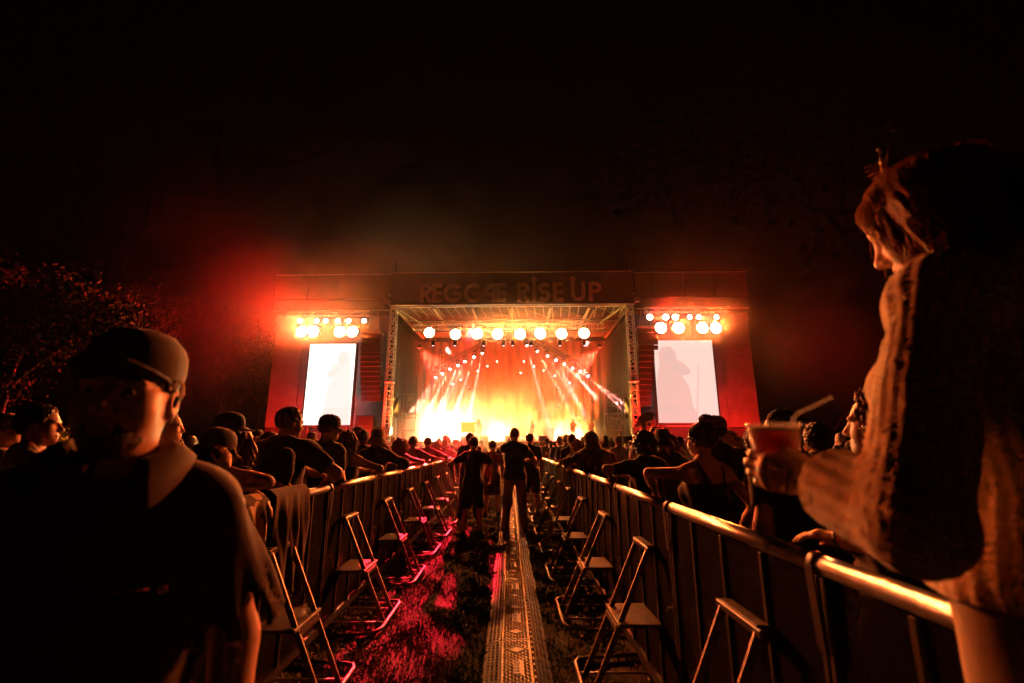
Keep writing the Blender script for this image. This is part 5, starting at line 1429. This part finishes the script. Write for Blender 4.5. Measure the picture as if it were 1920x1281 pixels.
def knit_sleeve(g, S_, El, Wr, r0, r1, r2, ribs=17, amp=.0042):
    out = None
    a = np.array(S_); e = np.array(El); w3 = np.array(Wr)
    fd = nrm(w3 - e); cut = w3 - fd * .04
    up_ = g.cone(a, e, r0, r1); fo = g.cone(e, cut + fd * .02, r1, r2)
    def rib(p, ax):
        b1 = nrm(np.cross(ax, [.3, .9, .2])); b2 = np.cross(ax, b1)
        x_, y_, z_ = g.X - p[0], g.Y - p[1], g.Z - p[2]
        th = np.arctan2(x_ * b1[0] + y_ * b1[1] + z_ * b1[2], x_ * b2[0] + y_ * b2[1] + z_ * b2[2]); al = x_ * ax[0] + y_ * ax[1] + z_ * ax[2]
        return (-amp * np.abs(np.cos(th * ribs / 2)) + .0022 * np.sin(al * 520 + np.cos(th * ribs) * 1.5) + .0016 * np.sin(al * 34 + th * 2 + 1.7 * np.sin(th * 3))).astype(F32)
    fo = fo + rib(e, fd) * .75; ribs = 23; amp = .0032; up_ = up_ + rib(a, nrm(e - a))
    q = smin(up_, fo, .02)
    q = smax(q, g.plane(cut, fd), .006)
    q = smax(q, -smax(g.cone(cut - fd * .09, cut + fd * .05, r2 * .55, r2 * .86), -g.plane(cut - fd * .1, fd), .01), .006)
    return q
shells = []
pts = np.array([shL, elL, wrL]); g = Grid(pts.min(0) - .11, pts.max(0) + .11, .0048)
shells.append(nets(g, knit_sleeve(g, shL, elL, wrL, .064, .06, .062, 15, .0058)))
pts = np.array([shR, elR, wrR]); g = Grid(pts.min(0) - .11, pts.max(0) + .11, .0085)
shells.append(nets(g, knit_sleeve(g, shR, elR, wrR, .072, .066, .062)))
pts = np.array([up(-.25, -.2, 1.5), up(.25, .22, .86), up(0, 0, 1.55)]); g = Grid(pts.min(0) - .03, pts.max(0) + .03, .0058)
d = torso_fields(g, up, U, s, w_, 1.02, True)
xx, yy, zz = g.loc(np.array([0, 0, 1.0 * s]), U); zu = zz + 1.0 * s
d = d - .02 * s - .03 * s * np.clip((1.2 * s - zu) / (.3 * s), 0, 1)
d = smin(d, np.minimum(g.cone(shL, shL + (elL - shL) * .12, .058, .05), g.cone(shR, shR + (elR - shR) * .12, .058, .05)), .04)
th = np.arctan2(xx, yy)
d = d + (-.0038 * np.abs(np.cos(th * 24)) + .002 * np.sin(zz * 520 + np.cos(th * 48)) + .005 * np.sin(zz * 26 + th * 3 + 1.5 * np.sin(th * 5))).astype(F32)
d = smax(d, .90 * s - zu, .01); d = smax(d, -g.cone(up(0, -.012, 1.45), nt_ + (nt_ - up(0, -.012, 1.44)) * 1.6, .066 * s, .1 * s), .012)
shells.append(nets(g, d))
place('sweater', np_mesh('sweater', shells, M_KNIT), None, wroot)
# hair: waves that frame the face, an updo with a clip
def waves(n, seed):
    r_ = random.Random(seed); m = MB()
    for _ in range(n):
        a = r_.choice((-1, 1)) * (R(44) + r_.random() ** 1.1 * R(136)); front = max(0, math.cos(a))
        rad0 = .055 + .03 * r_.random(); z0 = .205 + .03 * r_.random(); L = r_.uniform(.16, .29) if front < .3 else r_.uniform(.13, .26)
        ph = r_.uniform(0, 6); wv = r_.uniform(.004, .012); off = r_.uniform(-.002, .026); pts = []; K = 11
        for k in range(K + 1):
            t = k / K; z = z0 - t * L
            prof = math.sqrt(max(.02, 1 - ((min(z, .232) - .142) / .096) ** 2)) if z > .142 else 1.0
            base = (.087 + off) * (prof if z > .142 else 1.0 - .1 * max(0, .06 - z) / .1) + .0
            aa = a + .12 * math.sin(t * 7 + ph) - .1 * t * (1 if a > 0 else -1) * front
            x = math.sin(aa) * (base + wv * math.sin(t * 11 + ph)); y = math.cos(aa) * (base * 1.16 + wv * math.sin(t * 11 + ph)) - .004
            pts.append(V3(nt_ + Hm @ np.array([x, y, z]) * s))
        r0 = r_.uniform(.0005, .0015)
        m.tube(pts, [r0 * .6] + [r0] * (K - 2) + [r0 * .6, r0 * .2], 4, True, False)
    return m
HAIRM['hero'] = hairmat('light brown hair', (.34, .17, .07))
_n = HAIRM['hero'].node_tree; _tl = _n.nodes.new('ShaderNodeBsdfTranslucent'); _tl.inputs[0].default_value = (.5, .26, .1, 1); _mx = _n.nodes.new('ShaderNodeMixShader'); _mx.inputs[0].default_value = .5
_n.links.new(_n.nodes['Principled BSDF'].outputs[0], _mx.inputs[1]); _n.links.new(_tl.outputs[0], _mx.inputs[2]); _n.links.new(_mx.outputs[0], _n.nodes['Material Output'].inputs['Surface'])
for o in children(wroot):
    if o.name.startswith('hair'): setmat(o.data, HAIRM['hero'])
waves(2400, 5).build('hair_waves', HAIRM['hero'], wroot)['kind'] = 'stuff'
gk = Grid(nt_ - .2, nt_ + .36, .006)
q = gk.ell(nt_ + Hm @ np.array([.0, -.1, .16]) * s, np.array((.05, .04, .045)) * s, Hm); q = smin(q, gk.ell(nt_ + Hm @ np.array([.01, -.11, .19]) * s, np.array((.03, .03, .025)) * s, Hm), .02)
q = q + (.005 * np.sin(gk.X * 120 + gk.Z * 60) * np.sin(gk.Y * 100 + gk.Z * 130) + .002 * np.sin(gk.X * 400 + gk.Z * 300)).astype(F32)
place('hair_updo', np_mesh('hair_updo', [nets(gk, q)], HAIRM['hero']), None, wroot)
st_ = strands(nt_, Hm, 240, s, .2, 3, True, .0006).build('loose_hair', HAIRM['hero'], wroot); st_['kind'] = 'stuff'
clip = MB()
for k in range(5):
    a = R(-50 + 25 * k); c = V3(nt_ + Hm @ np.array([.035 * math.sin(a), -.03 + .02 * math.cos(a), .275]) * s)
    clip.tube([c, c + V3(Hm @ np.array([.02 * math.sin(a), .035, .01])) * 1.0], [.004, .0015], 6)
clip.build('hair_clip', mat('tortoiseshell', (.25, .1, .03), .15, 0, .5, 40), wroot)
for k, (u, v) in enumerate(((1676, 243), (1649, 280))):
    pp = Vector(W(u, v, .80)) - Vector((WX, WY, WZ)); pp = Matrix.Rotation(-WRZ, 3, 'Z') @ pp
    base = V3(nt_ + Hm @ np.array([-.02, .02, .232]) * s)
    MB().lathe([(.0001, -.004), (.0036, 0), (.0001, .004)], 8, Matrix.Translation(pp)).tube([base, (base + pp) / 2 + Vector((0, 0, .012)), pp], .0007, 4).build('hair_pin', mat('brass pin', (.8, .55, .2), .15, 1.0), wroot)
# beer cup
cc = np.array(cup_w)
rimz = W(1457, 792, .86).z
cup = empty('beer_cup', (cc[0], cc[1], rimz - .118)); tag(cup, 'clear plastic cup of amber beer with a straw, held by the sweater woman', 'cup')
def clearplastic():
    m = bpy.data.materials.new('clear plastic'); m.use_nodes = True; n = m.node_tree; b = n.nodes['Principled BSDF']
    b.inputs['Base Color'].default_value = (.9, .88, .85, 1); b.inputs['Roughness'].default_value = .12
    tr = n.nodes.new('ShaderNodeBsdfTransparent'); tl = n.nodes.new('ShaderNodeBsdfTranslucent'); mx = n.nodes.new('ShaderNodeMixShader'); m2 = n.nodes.new('ShaderNodeMixShader'); fr = n.nodes.new('ShaderNodeLayerWeight'); fr.inputs[0].default_value = .12
    n.links.new(fr.outputs['Facing'], mx.inputs[0]); n.links.new(tr.outputs[0], mx.inputs[1]); n.links.new(b.outputs[0], mx.inputs[2])
    m2.inputs[0].default_value = .03; n.links.new(mx.outputs[0], m2.inputs[1]); n.links.new(tl.outputs[0], m2.inputs[2])
    n.links.new(m2.outputs[0], n.nodes['Material Output'].inputs['Surface']); return m
def beermat():
    m = bpy.data.materials.new('amber beer'); m.use_nodes = True; n = m.node_tree; b = n.nodes['Principled BSDF']
    b.inputs['Base Color'].default_value = (.35, .07, .015, 1); b.inputs['Roughness'].default_value = .1
    tl = n.nodes.new('ShaderNodeBsdfTranslucent'); tl.inputs[0].default_value = (.62, .1, .02, 1); mx = n.nodes.new('ShaderNodeMixShader'); mx.inputs[0].default_value = .6
    n.links.new(b.outputs[0], mx.inputs[1]); n.links.new(tl.outputs[0], mx.inputs[2]); n.links.new(mx.outputs[0], n.nodes['Material Output'].inputs['Surface']); return m
M_CLEAR = clearplastic()
MB().lathe([(.0001, .002), (.033, .002), (.034, 0), (.048, .115), (.0462, .115), (.0325, .004), (.0001, .004)], 32).build('cup_wall', M_CLEAR, cup)
MB().lathe([(.048, .113), (.0515, .114), (.0515, .1185), (.048, .1195), (.0462, .116)], 32).build('cup_rim', M_CLEAR, cup)
MB().lathe([(.0001, .0045), (.0318, .0045), (.0446, .104), (.0001, .104)], 28).build('beer', beermat(), cup)
MB().lathe([(.0001, .1125), (.0452, .111), (.0446, .1045), (.0001, .1045)], 28).build('foam', mat('beer foam', (.75, .6, .42), .8, 0, .1, 60), cup)
MB().tube([(.02, -.01, .05), (.034, -.014, .128), (.042, -.016, .137), (.105, -.03, .168)], .0042, 8).build('straw', M_CLEAR, cup)
# ------------------------------------------------------------------ things on and beside the barriers
def drape(name, label, x, y0, y1, z_top, z_len, m, seed, over=.12):
    t = empty(name, (x, (y0 + y1) / 2, 0)); tag(t, label, 'clothing')
    mb = MB(); ny, nz = 26, 22; hw = (y1 - y0) / 2; r_ = random.Random(seed); ph = [r_.uniform(0, 6) for _ in range(4)]
    for j in range(nz + 1):
        tt = j / nz
        for i in range(ny + 1):
            q = -1 + 2 * i / ny; fold = .022 * math.sin(q * 9 + ph[0] + tt * 2) + .012 * math.sin(q * 17 + ph[1] - tt * 3)
            if tt < .22: a = PI * (1 - tt / .22); xx = .04 * math.cos(a) ; zz = z_top + .04 * math.sin(a) ; xx -= over * 0
            else:
                dn = (tt - .22) / .78; xx = .04 + .02 + fold * min(1, dn * 3) + .03 * dn; zz = z_top - dn * z_len * (1 + .12 * math.sin(q * 3 + ph[2]))
            mb.v.append((xx, q * hw * (1 - .25 * max(0, tt - .3) * (1 + .4 * math.sin(ph[3] + q))), zz))
    for j in range(nz):
        for i in range(ny): a = j * (ny + 1) + i; mb.f.append((a, a + ny + 1, a + ny + 2, a + 1)); mb.smooth.append(True)
    mb.build('cloth', m, t)
    return t
def patterned():
    m = bpy.data.materials.new('patterned cloth'); m.use_nodes = True; n = m.node_tree; b = n.nodes['Principled BSDF']
    tc = n.nodes.new('ShaderNodeTexCoord'); v = n.nodes.new('ShaderNodeTexVoronoi'); v.inputs['Scale'].default_value = 9; cr = n.nodes.new('ShaderNodeValToRGB'); cr.color_ramp.interpolation = 'CONSTANT'
    e = cr.color_ramp.elements; e[0].color = (.5, .38, .2, 1); e[1].position = .45; e[1].color = (.05, .04, .03, 1)
    n.links.new(tc.outputs['Object'], v.inputs['Vector']); n.links.new(v.outputs['Distance'], cr.inputs[0]); n.links.new(cr.outputs[0], b.inputs['Base Color']); b.inputs['Roughness'].default_value = .9
    return m
drape('draped_shirt', 'pale patterned shirt hung over the left barrier below the leaning woman', RXL, 2.62, 3.02, 1.205, .3, patterned(), 1)
drape('draped_jacket', 'dark jacket hung over the left barrier beside the curly haired woman', RXL, 3.12, 3.62, 1.21, .62, mat('dark jacket', (.05, .035, .025), .9, 0, .2, 20, .3, 300, sheen=.3), 2)
t = empty('crushed_cup', (-1.40, 3.22, .452), .7); tag(t, 'crushed clear cup lying on a left barrier step', 'cup')
cm = MB().lathe([(.0001, .0), (.03, .0), (.036, .05), (.04, .09), (.043, .105), (.041, .105), (.034, .05)], 18, Matrix.Translation((0, 0, .036)) @ Matrix.Rotation(R(86), 4, 'Y'))
cm.v = [(x + .004 * math.sin(40 * y), y * (1 + .15 * math.sin(30 * x)), max(.001, z * .85)) for x, y, z in cm.v]; cm.build('cup_wall', M_CLEAR, t)
for x, y, lab in ((-1.12, 9.1, 'small plastic bottle standing on the grass by a left barrier foot'),):
    t = empty('water_bottle', (x, y, 0)); tag(t, lab, 'bottle')
    MB().lathe([(.0001, .002), (.031, .004), (.033, .03), (.032, .13), (.026, .165), (.012, .19), (.012, .2)], 16).build('bottle_body', M_CLEAR, t)
    MB().lathe([(.014, .198), (.014, .216), (.0001, .217)], 12).build('bottle_cap', CL['white'], t)
# phone held up in the left crowd, paper held up in front of the stage
J = cast(-2.75, 5.35, -.3, 'person holding up a phone in the crowd left of the aisle', aR=(-2.62, 5.62, 1.62), aL=(-2.82, 5.62, 1.62), height=1.68, hair='short', hairc='brown', topc='black', skin=0, seed=91, h=.018)
ph = empty('phone', (-2.72, 5.70, 1.665)); tag(ph, 'phone with a lit screen held up over the left crowd', 'phone')
MB().bevbox((0, 0, .04), (.16, .009, .078), .003).build('phone_case', M_BLACK, ph)
MB().box((0, -.0065, .04), (.146, .003, .066)).build('phone_display', emis('phone display', (1, .45, .15), .55), ph)
J = cast(-1.55, 17.2, .0, 'person holding a sheet up with both hands far down the aisle', aR=(-1.3, 17.4, 1.98), aL=(-1.8, 17.4, 1.98), height=1.72, hair='short', hairc='brown', topc='red', skin=0, seed=92, h=.022, hh=.011)
def papermat():
    m = bpy.data.materials.new('pale yellow paper'); m.use_nodes = True; n = m.node_tree; b = n.nodes['Principled BSDF']
    b.inputs['Base Color'].default_value = (.7, .6, .3, 1); b.inputs['Roughness'].default_value = .8
    tl = n.nodes.new('ShaderNodeBsdfTranslucent'); tl.inputs[0].default_value = (.75, .6, .25, 1); mx = n.nodes.new('ShaderNodeMixShader'); mx.inputs[0].default_value = .6
    n.links.new(b.outputs[0], mx.inputs[1]); n.links.new(tl.outputs[0], mx.inputs[2]); n.links.new(mx.outputs[0], n.nodes['Material Output'].inputs['Surface']); return m
pp = empty('paper_sheet', (-1.55, 17.42, 2.0)); tag(pp, 'pale sheet held overhead far down the aisle', 'sheet')
sheet(-.27, .27, 0, .4, 0, 8, 6, .012).build('sheet', papermat(), pp)

# ------------------------------------------------------------------ band and gear on the stage
def on_stage(u, ly): return WL(u, 824, ly).x
BAND = [
    (897, 3.4, dict(height=1.8, hair='long', hairc='black', hairlen=.4, top='long', topc='pink', bottom='pants', botc='grey', skin=2, seed=101, armR=(.1, .25, 1.5), hintR=(.8, -.2, -.5)), 'singer with long locks and a loose pale robe at the left of the stage', 3.0),
    (998, 5.0, dict(height=1.8, female=True, hair='long', hairc='black', top='long', topc='pink', bottom='pants', botc='pink', skin=1, seed=102), 'performer in pink beside the drums', 2.2),
    (1029, 6.2, dict(height=1.86, hair='short', top='tshirt', topc='white', bottom='pants', skin=1, seed=103, armL=(-.2, .35, 1.15), armR=(.2, .35, 1.15)), 'keyboard player behind the stand in the middle right', PI),
    (1075, 4.6, dict(height=1.84, hair='long', hairc='brown', top='tshirt', topc='olive', bottom='pants', botc='olive', skin=0, seed=104, armL=(-.35, .3, 1.2), armR=(.12, .25, 1.05)), 'guitarist with long hair at the right of the stage', 2.7),
    (1110, 4.0, dict(height=1.78, hair=None, top='hoodie', topc='red', bottom='pants', botc='red', skin=1, seed=105, armL=(-.1, .3, 1.15)), 'performer in a red hood at the right end of the stage', 2.4),
    (978, 7.6, dict(height=1.75, hair='short', hairc='black', top='tshirt', topc='black', skin=1, seed=106, armL=(-.25, .4, 1.1), armR=(.25, .4, 1.15)), 'drummer behind the kit', PI)]
BX = {}
for u, ly, kw, lab, rz in BAND:
    x = on_stage(u, ly); BX[u] = x
    r_, _ = person(h=.022, hh=.012, hand_h=.012, **kw); p = S(x, ly, DZ); put(r_, p.x, p.y, rz, p.z, lab)
x = BX[1075]; t = st('guitar', x - .08, 4.6 - .27, DZ + 1.02, .15); tag(t, 'electric guitar held across the guitarist', 'guitar')
gb_ = MB(); n = 20
for y in (-.02, .02):
    for k in range(n):
        a = 2 * PI * k / n; rr = .17 + .03 * math.cos(2 * a); gb_.v.append((rr * 1.15 * math.cos(a), y, rr * math.sin(a)))
gb_.f = [tuple(range(n)), tuple(reversed(range(n, 2 * n)))] + [(k, k + n, (k + 1) % n + n, (k + 1) % n) for k in range(n)]; gb_.smooth = [False] * len(gb_.f)
gb_.build('guitar_body', mat('sunburst wood', (.35, .12, .03), .25), t); MB().bar((.15, 0, .02), (.85, 0, .12), .05, .02).build('neck', mat('maple neck', (.35, .2, .08), .4), t); MB().bevbox((.93, 0, .13), (.16, .02, .08), .01).build('headstock', M_BLACK, t)
x = BX[1029]; t = st('keyboard_stand', x, 5.6, DZ); tag(t, 'pale fronted keyboard stand in front of the keyboard player', 'stand')
MB().bevbox((0, 0, .52), (.95, .05, 1.0), .01).build('front_panel', M_WHITEVINYL, t); MB().bevbox((0, .3, 1.06), (1.1, .45, .09), .02).build('keyboard', M_BLACK, t)
for sx in (-1, 1): MB().box((sx * .42, .3, .5), (.05, .4, 1.0)).build('leg', M_BLACK, t)
x = on_stage(982, 6.9); t = st('drum_kit', x, 6.9, DZ); tag(t, 'drum kit on a low riser in the middle of the stage', 'drum kit')
MB().bevbox((0, .4, .15), (2.6, 2.0, .3), .02).build('riser', M_BLACK, t)
def drum(nm, c, r_, L, rot): MB().lathe([(.0001, -L / 2), (r_, -L / 2), (r_, L / 2), (.0001, L / 2)], 20, Matrix.Translation(c) @ rot).build(nm, mat('drum shell', (.4, .08, .05), .25, 0, .1), t)
RX = Matrix.Rotation(PI / 2, 4, 'X'); I4 = Matrix.Identity(4)
drum('bass_drum', (0, 0, .6), .29, .4, RX); drum('tom', (-.22, .1, 1.05), .15, .22, Matrix.Rotation(.4, 4, 'X')); drum('tom', (.22, .1, 1.05), .16, .22, Matrix.Rotation(.4, 4, 'X')); drum('floor_tom', (.65, .4, .65), .2, .4, I4); drum('snare', (-.45, .45, .85), .18, .14, I4)
for cx_, cz, rr in ((-.75, 1.45, .24), (.8, 1.5, .26), (-.95, 1.15, .18)):
    c = MB().lathe([(.0001, .03), (.04, .025), (rr, 0)], 20, Matrix.Translation((cx_, .25, cz)) @ Matrix.Rotation(.25, 4, 'X')).build('cymbal', mat('bronze cymbal', (.6, .42, .15), .25, 1.0), t)
    MB().tube([(cx_, .25, .3), (cx_, .25, cz)], .012, 6).build('cymbal_stand', M_STEEL, t)
for k, (u, ly, ht, lab) in enumerate(((893, 3.1, 1.55, 'microphone stand before the singer'), (1067, 4.2, 1.6, 'microphone stand before the guitarist'), (1101, 3.8, 1.6, 'microphone stand at the right end of the stage'))):
    x = on_stage(u, ly); t = st('microphone_stand', x, ly, DZ); tag(t, lab, 'microphone stand')
    MB().tube([(0, 0, .02), (0, 0, ht)], .012, 6).build('pole', M_BLACK, t); MB().tube([(0, 0, ht), (.25, .0, ht + .06)], .009, 6).build('boom', M_BLACK, t)
    MB().lathe([(.0001, 0), (.16, 0), (.15, .02), (.0001, .03)], 14).build('base', M_BLACK, t); MB().lathe([(.0001, -.05), (.02, -.04), (.028, .03), (.02, .05), (.0001, .055)], 10, Matrix.Translation((.27, 0, ht + .06))).build('microphone', M_STEEL, t)
for k, (u, ly) in enumerate(((875, 1.9), (908, 1.9), (955, 1.9), (1018, 1.9), (1060, 1.9))):
    x = on_stage(u, ly); t = st('stage_monitor', x, ly, DZ); tag(t, 'wedge monitor on the stage front edge, %s from the left' % ORD[k], 'loudspeaker', 'wedge monitors')
    m = MB(); m.add([(-.35, -.2, 0), (.35, -.2, 0), (.35, .25, 0), (-.35, .25, 0), (-.35, -.2, .42), (.35, -.2, .42), (.35, .12, .1), (-.35, .12, .1)], [(3, 2, 1, 0), (0, 1, 5, 4), (4, 5, 6, 7), (7, 6, 2, 3), (1, 2, 6, 5), (0, 4, 7, 3)]); m.build('wedge_box', mat('grey violet box', (.16, .11, .17), .6), t)
    MB().lathe([(.0001, 0), (.14, .0), (.15, .01)], 16, Matrix.Translation((0, -.03, .275)) @ Matrix.Rotation(R(-45), 4, 'X')).build('speaker_cone', M_BLACK, t)
for s_, x in ((-1, -3.2), (1, 2.4), (1, 4.9)):
    t = st('amplifier', x, 7.6, DZ); tag(t, 'black amplifier stack %s' % {-3.2: 'left of the drums', 2.4: 'right of the drums', 4.9: 'behind the guitarist'}[x], 'amplifier')
    for k in range(2): MB().bevbox((0, 0, .36 + .72 * k), (.75, .38, .7), .02).build('cabinet', M_BLACK, t); MB().box((0, -.2, .36 + .72 * k), (.66, .02, .6)).build('grille', M_DARKSTEEL, t)

# ------------------------------------------------------------------ trees and small things at the left
M_BARK = mat('bark', (.035, .025, .018), .9, 0, .3, 6, .6, 20); M_LEAF = mat('leaves', (.022, .022, .009), .85, 0, .4, 2, spec=.08); M_LEAFY = mat('leaves tinted as lit', (.3, .34, .06), .55, 0, .3, 6)  # the bush's yellow green lighting is put into the M_LEAFY leaf colour
def tree(name, label, x, y, h_, cr, cz, nl, seed, mleaf, leaf=.13, trunk=.18):
    r_ = random.Random(seed); t = empty(name, (x, y, 0)); tag(t, label, 'tree')
    tips = []; m = MB()
    def br(p, d, L, r0, dep):
        pts = [p]; q = p.copy(); dd = d.copy()
        for k in range(4):
            dd = (dd + Vector((r_.uniform(-.2, .2), r_.uniform(-.2, .2), r_.uniform(-.05, .15)))).normalized(); q = q + dd * L / 4; pts.append(q.copy())
        m.tube(pts, [r0 * (1 - .13 * k) for k in range(5)], 6, True, False)
        if dep == 0: tips.append(q); return
        tips.append(q)
        for _ in range(3):
            nd = (dd + Vector((r_.uniform(-1, 1), r_.uniform(-1, 1), r_.uniform(-.2, .7)))).normalized(); br(q, nd, L * r_.uniform(.55, .8), r0 * .5, dep - 1)
    br(Vector((0, 0, 0)), Vector((0, 0, 1)), h_ * .42, trunk, 3); m.build('trunk', M_BARK, t)
    if nl:
        lv = []; lf = []
        for k in range(nl):
            c = r_.choice(tips); p = c + Vector((r_.gauss(0, cr), r_.gauss(0, cr), r_.gauss(0, cr * .8)))
            a = Vector((r_.uniform(-1, 1), r_.uniform(-1, 1), r_.uniform(-1, 1))).normalized(); b = a.cross(Vector((r_.uniform(-1, 1), r_.uniform(-1, 1), 1))).normalized(); L = leaf * r_.uniform(.6, 1.3)
            n_ = len(lv); lv += [tuple(p - a * L), tuple(p + b * L * .45), tuple(p + a * L), tuple(p - b * L * .45)]; lf.append((n_, n_ + 1, n_ + 2, n_ + 3))
        cm = MB(); cm.v = lv; cm.f = lf; cm.smooth = [False] * len(lf); cm.build('crown', mleaf, t)['kind'] = 'stuff'
    return t
tree('broadleaf_tree', 'leafy tree at the left edge catching red light', -23.5, 21.5, 10.5, .6, 7, 16000, 3, M_LEAF)
tree('broadleaf_tree', 'dark leafy tree further back left of the stage', -27, 33, 12, .7, 8, 14000, 5, M_LEAF)
tree('broadleaf_tree', 'dark broad tree behind the stage wing at the left', -24.5, 45, 13, 1.0, 9, 8000, 8, M_LEAF)
tree('bare_tree', 'thin bare tree beside the left scrim wall, lit pink', -19.4, 32.2, 5.6, 0, 0, 0, 12, M_LEAF, trunk=.09)
t = tree('garden_bush', 'small bush, yellow green light painted in its leaves, past the profile man at left', -11.3, 11.8, 1.9, .16, 1, 700, 14, M_LEAFY, .07, .03)
t = empty('white_table', (-12.6, 12.2, 0), .2); tag(t, 'white folding table by the bush at the left', 'table')
MB().bevbox((0, 0, 1.72), (3.4, .8, .06), .01).build('tabletop', CL['white'], t)
for x in (-1.5, 1.5):
    for y in (-.3, .3): MB().tube([(x, y, 0), (x, y, 1.69)], .025, 6).build('leg', M_STEEL, t)
# ------------------------------------------------------------------ smoke and haze
def volume_box(name, lo, hi, frame=True):
    c = [(a + b) / 2 for a, b in zip(lo, hi)]; d = [b - a for a, b in zip(lo, hi)]
    o = MB().box((0, 0, d[2] / 2), d).build(name)
    if frame: o.location = S(c[0], c[1], lo[2]); o.rotation_euler = (0, 0, SROT)
    else: o.location = (c[0], c[1], lo[2])
    return o
def vol_material(name, col, dens, aniso, blobs=None, nscale=.5, base=0.0, thr=(.35, .75), step=1.0, lo=None):
    m = bpy.data.materials.new(name); m.use_nodes = True; n = m.node_tree; n.nodes.clear()
    out = n.nodes.new('ShaderNodeOutputMaterial'); pv = n.nodes.new('ShaderNodeVolumePrincipled')
    pv.inputs['Color'].default_value = (*col, 1); pv.inputs['Anisotropy'].default_value = aniso; pv.inputs['Density'].default_value = dens
    n.links.new(pv.outputs[0], out.inputs['Volume'])
    if blobs:
        tc = n.nodes.new('ShaderNodeTexCoord')
        nz = n.nodes.new('ShaderNodeTexNoise'); nz.inputs['Scale'].default_value = nscale; nz.inputs['Detail'].default_value = 5; nz.inputs['Distortion'].default_value = .6
        n.links.new(tc.outputs['Object'], nz.inputs['Vector'])
        mr = n.nodes.new('ShaderNodeMapRange'); mr.inputs[1].default_value = thr[0]; mr.inputs[2].default_value = thr[1]
        n.links.new(nz.outputs['Fac'], mr.inputs[0])
        tot = None
        for (c, r, a) in blobs:
            mp = n.nodes.new('ShaderNodeMapping'); mp.vector_type = 'POINT'
            mp.inputs['Scale'].default_value = [1 / q for q in r]; mp.inputs['Location'].default_value = [-c[i] / r[i] for i in range(3)]
            n.links.new(tc.outputs['Object'], mp.inputs[0])
            ln = n.nodes.new('ShaderNodeVectorMath'); ln.operation = 'LENGTH'; n.links.new(mp.outputs[0], ln.inputs[0])
            rg = n.nodes.new('ShaderNodeMapRange'); rg.interpolation_type = 'SMOOTHSTEP'
            rg.inputs[1].default_value = 1.0; rg.inputs[2].default_value = .25; rg.inputs[3].default_value = 0; rg.inputs[4].default_value = a
            n.links.new(ln.outputs['Value'], rg.inputs[0])
            if tot is None: tot = rg.outputs[0]
            else:
                ad = n.nodes.new('ShaderNodeMath'); ad.operation = 'ADD'; n.links.new(tot, ad.inputs[0]); n.links.new(rg.outputs[0], ad.inputs[1]); tot = ad.outputs[0]
        mu = n.nodes.new('ShaderNodeMath'); mu.operation = 'MULTIPLY'; n.links.new(tot, mu.inputs[0]); n.links.new(mr.outputs[0], mu.inputs[1])
        ad = n.nodes.new('ShaderNodeMath'); ad.operation = 'MULTIPLY_ADD'; n.links.new(mu.outputs[0], ad.inputs[0])
        ad.inputs[1].default_value = dens; ad.inputs[2].default_value = base
        n.links.new(ad.outputs[0], pv.inputs['Density'])
    m.cycles.volume_step_rate = step
    return m
# smoke standing on the stage: bright bank at the left, tall soft one in the middle, small puffs at the right
sm = volume_box('stage_smoke', (-9.0, 1.6, DZ + .02), (9.0, 11.5, 11.6))
tag(sm, kind='stuff')
oy = -(1.6 + 11.5) / 2
def B(x, y, z, rx, ry, rz, a): return ((x, y + oy, z - DZ), (rx, ry, rz), a)
setmat(sm.data, vol_material('stage smoke', (.95, .93, .9), 1.0, .35, [
    B(-6.4, 4.2, 2.6, 3.4, 2.8, 3.2, 1.5), B(-3.9, 4.6, 3.6, 2.6, 2.2, 3.0, 1.1),
    B(-.2, 6.5, 3.2, 4.2, 3.4, 6.2, .32), B(1.2, 6.0, 2.2, 7.0, 3.2, 2.4, .9),
    B(5.4, 5.2, 2.3, 3.2, 2.6, 2.2, .9), B(3.6, 6.4, 4.6, 1.6, 1.6, 1.0, 1.2), B(3.4, 6.6, 3.2, 1.7, 1.6, .8, 1.2)], .55, .026, (.33, .60), 3.0))
# smoke drifting round the wings, up over the roof and to the left
pl = volume_box('smoke_plume', (-36, -7, 1.5), (28, 9, 35)); tag(pl, kind='stuff')
def Q(x, y, z, rx, ry, rz, a): return ((x + 4, y - 1, z - 1.5), (rx, ry, rz), a)
setmat(pl.data, vol_material('drifting smoke', (.9, .88, .85), .03, .8, [
    Q(-2, 1, 21, 12, 7, 12, 1.2), Q(-10, -1, 20, 12, 7, 11, 2.8), Q(-20, -3, 18, 13, 5, 11, 2.0), Q(-20, 0, 14, 14, 7, 10, .7), Q(13, 0, 16, 9, 6, 5, .3),
    Q(-24, -3, 8, 8, 5, 8, 1.6), Q(23, -3, 8, 7, 5, 7, 1.2), Q(-13.6, -3, 9.8, 5, 3.2, 2.4, 1.0), Q(0, -2, 10.3, 9.5, 3.2, 2.0, 1.8), Q(13.4, -3, 10.1, 5, 3.2, 2.4, 1.0)], .13, 0.0, (.34, .72), 5.0))  # puffs in front of the lamps are added to give them halos
# thin smoke hanging over the far end of the aisle
am = MB().box((0, 0, 2), (9, 22, 4)).build('aisle_smoke'); am.location = (-1.5, 20, .02); tag(am, kind='stuff')
setmat(am.data, vol_material('aisle smoke', (.9, .88, .85), .03, .55, [((-.4, -3, 1.2), (3.4, 8, 2.2), 1.0), ((0, 5, 1.2), (4.2, 6, 2.4), 1.0)], .5, 0.0, (.25, .7), 4.0))
# the haze in the air of the whole place
hz = volume_box('haze', (-114, -16, -1), (114, 138, 36), False); tag(hz, kind='stuff')
setmat(hz.data, vol_material('night haze', (.95, .93, .9), .00007, .8))
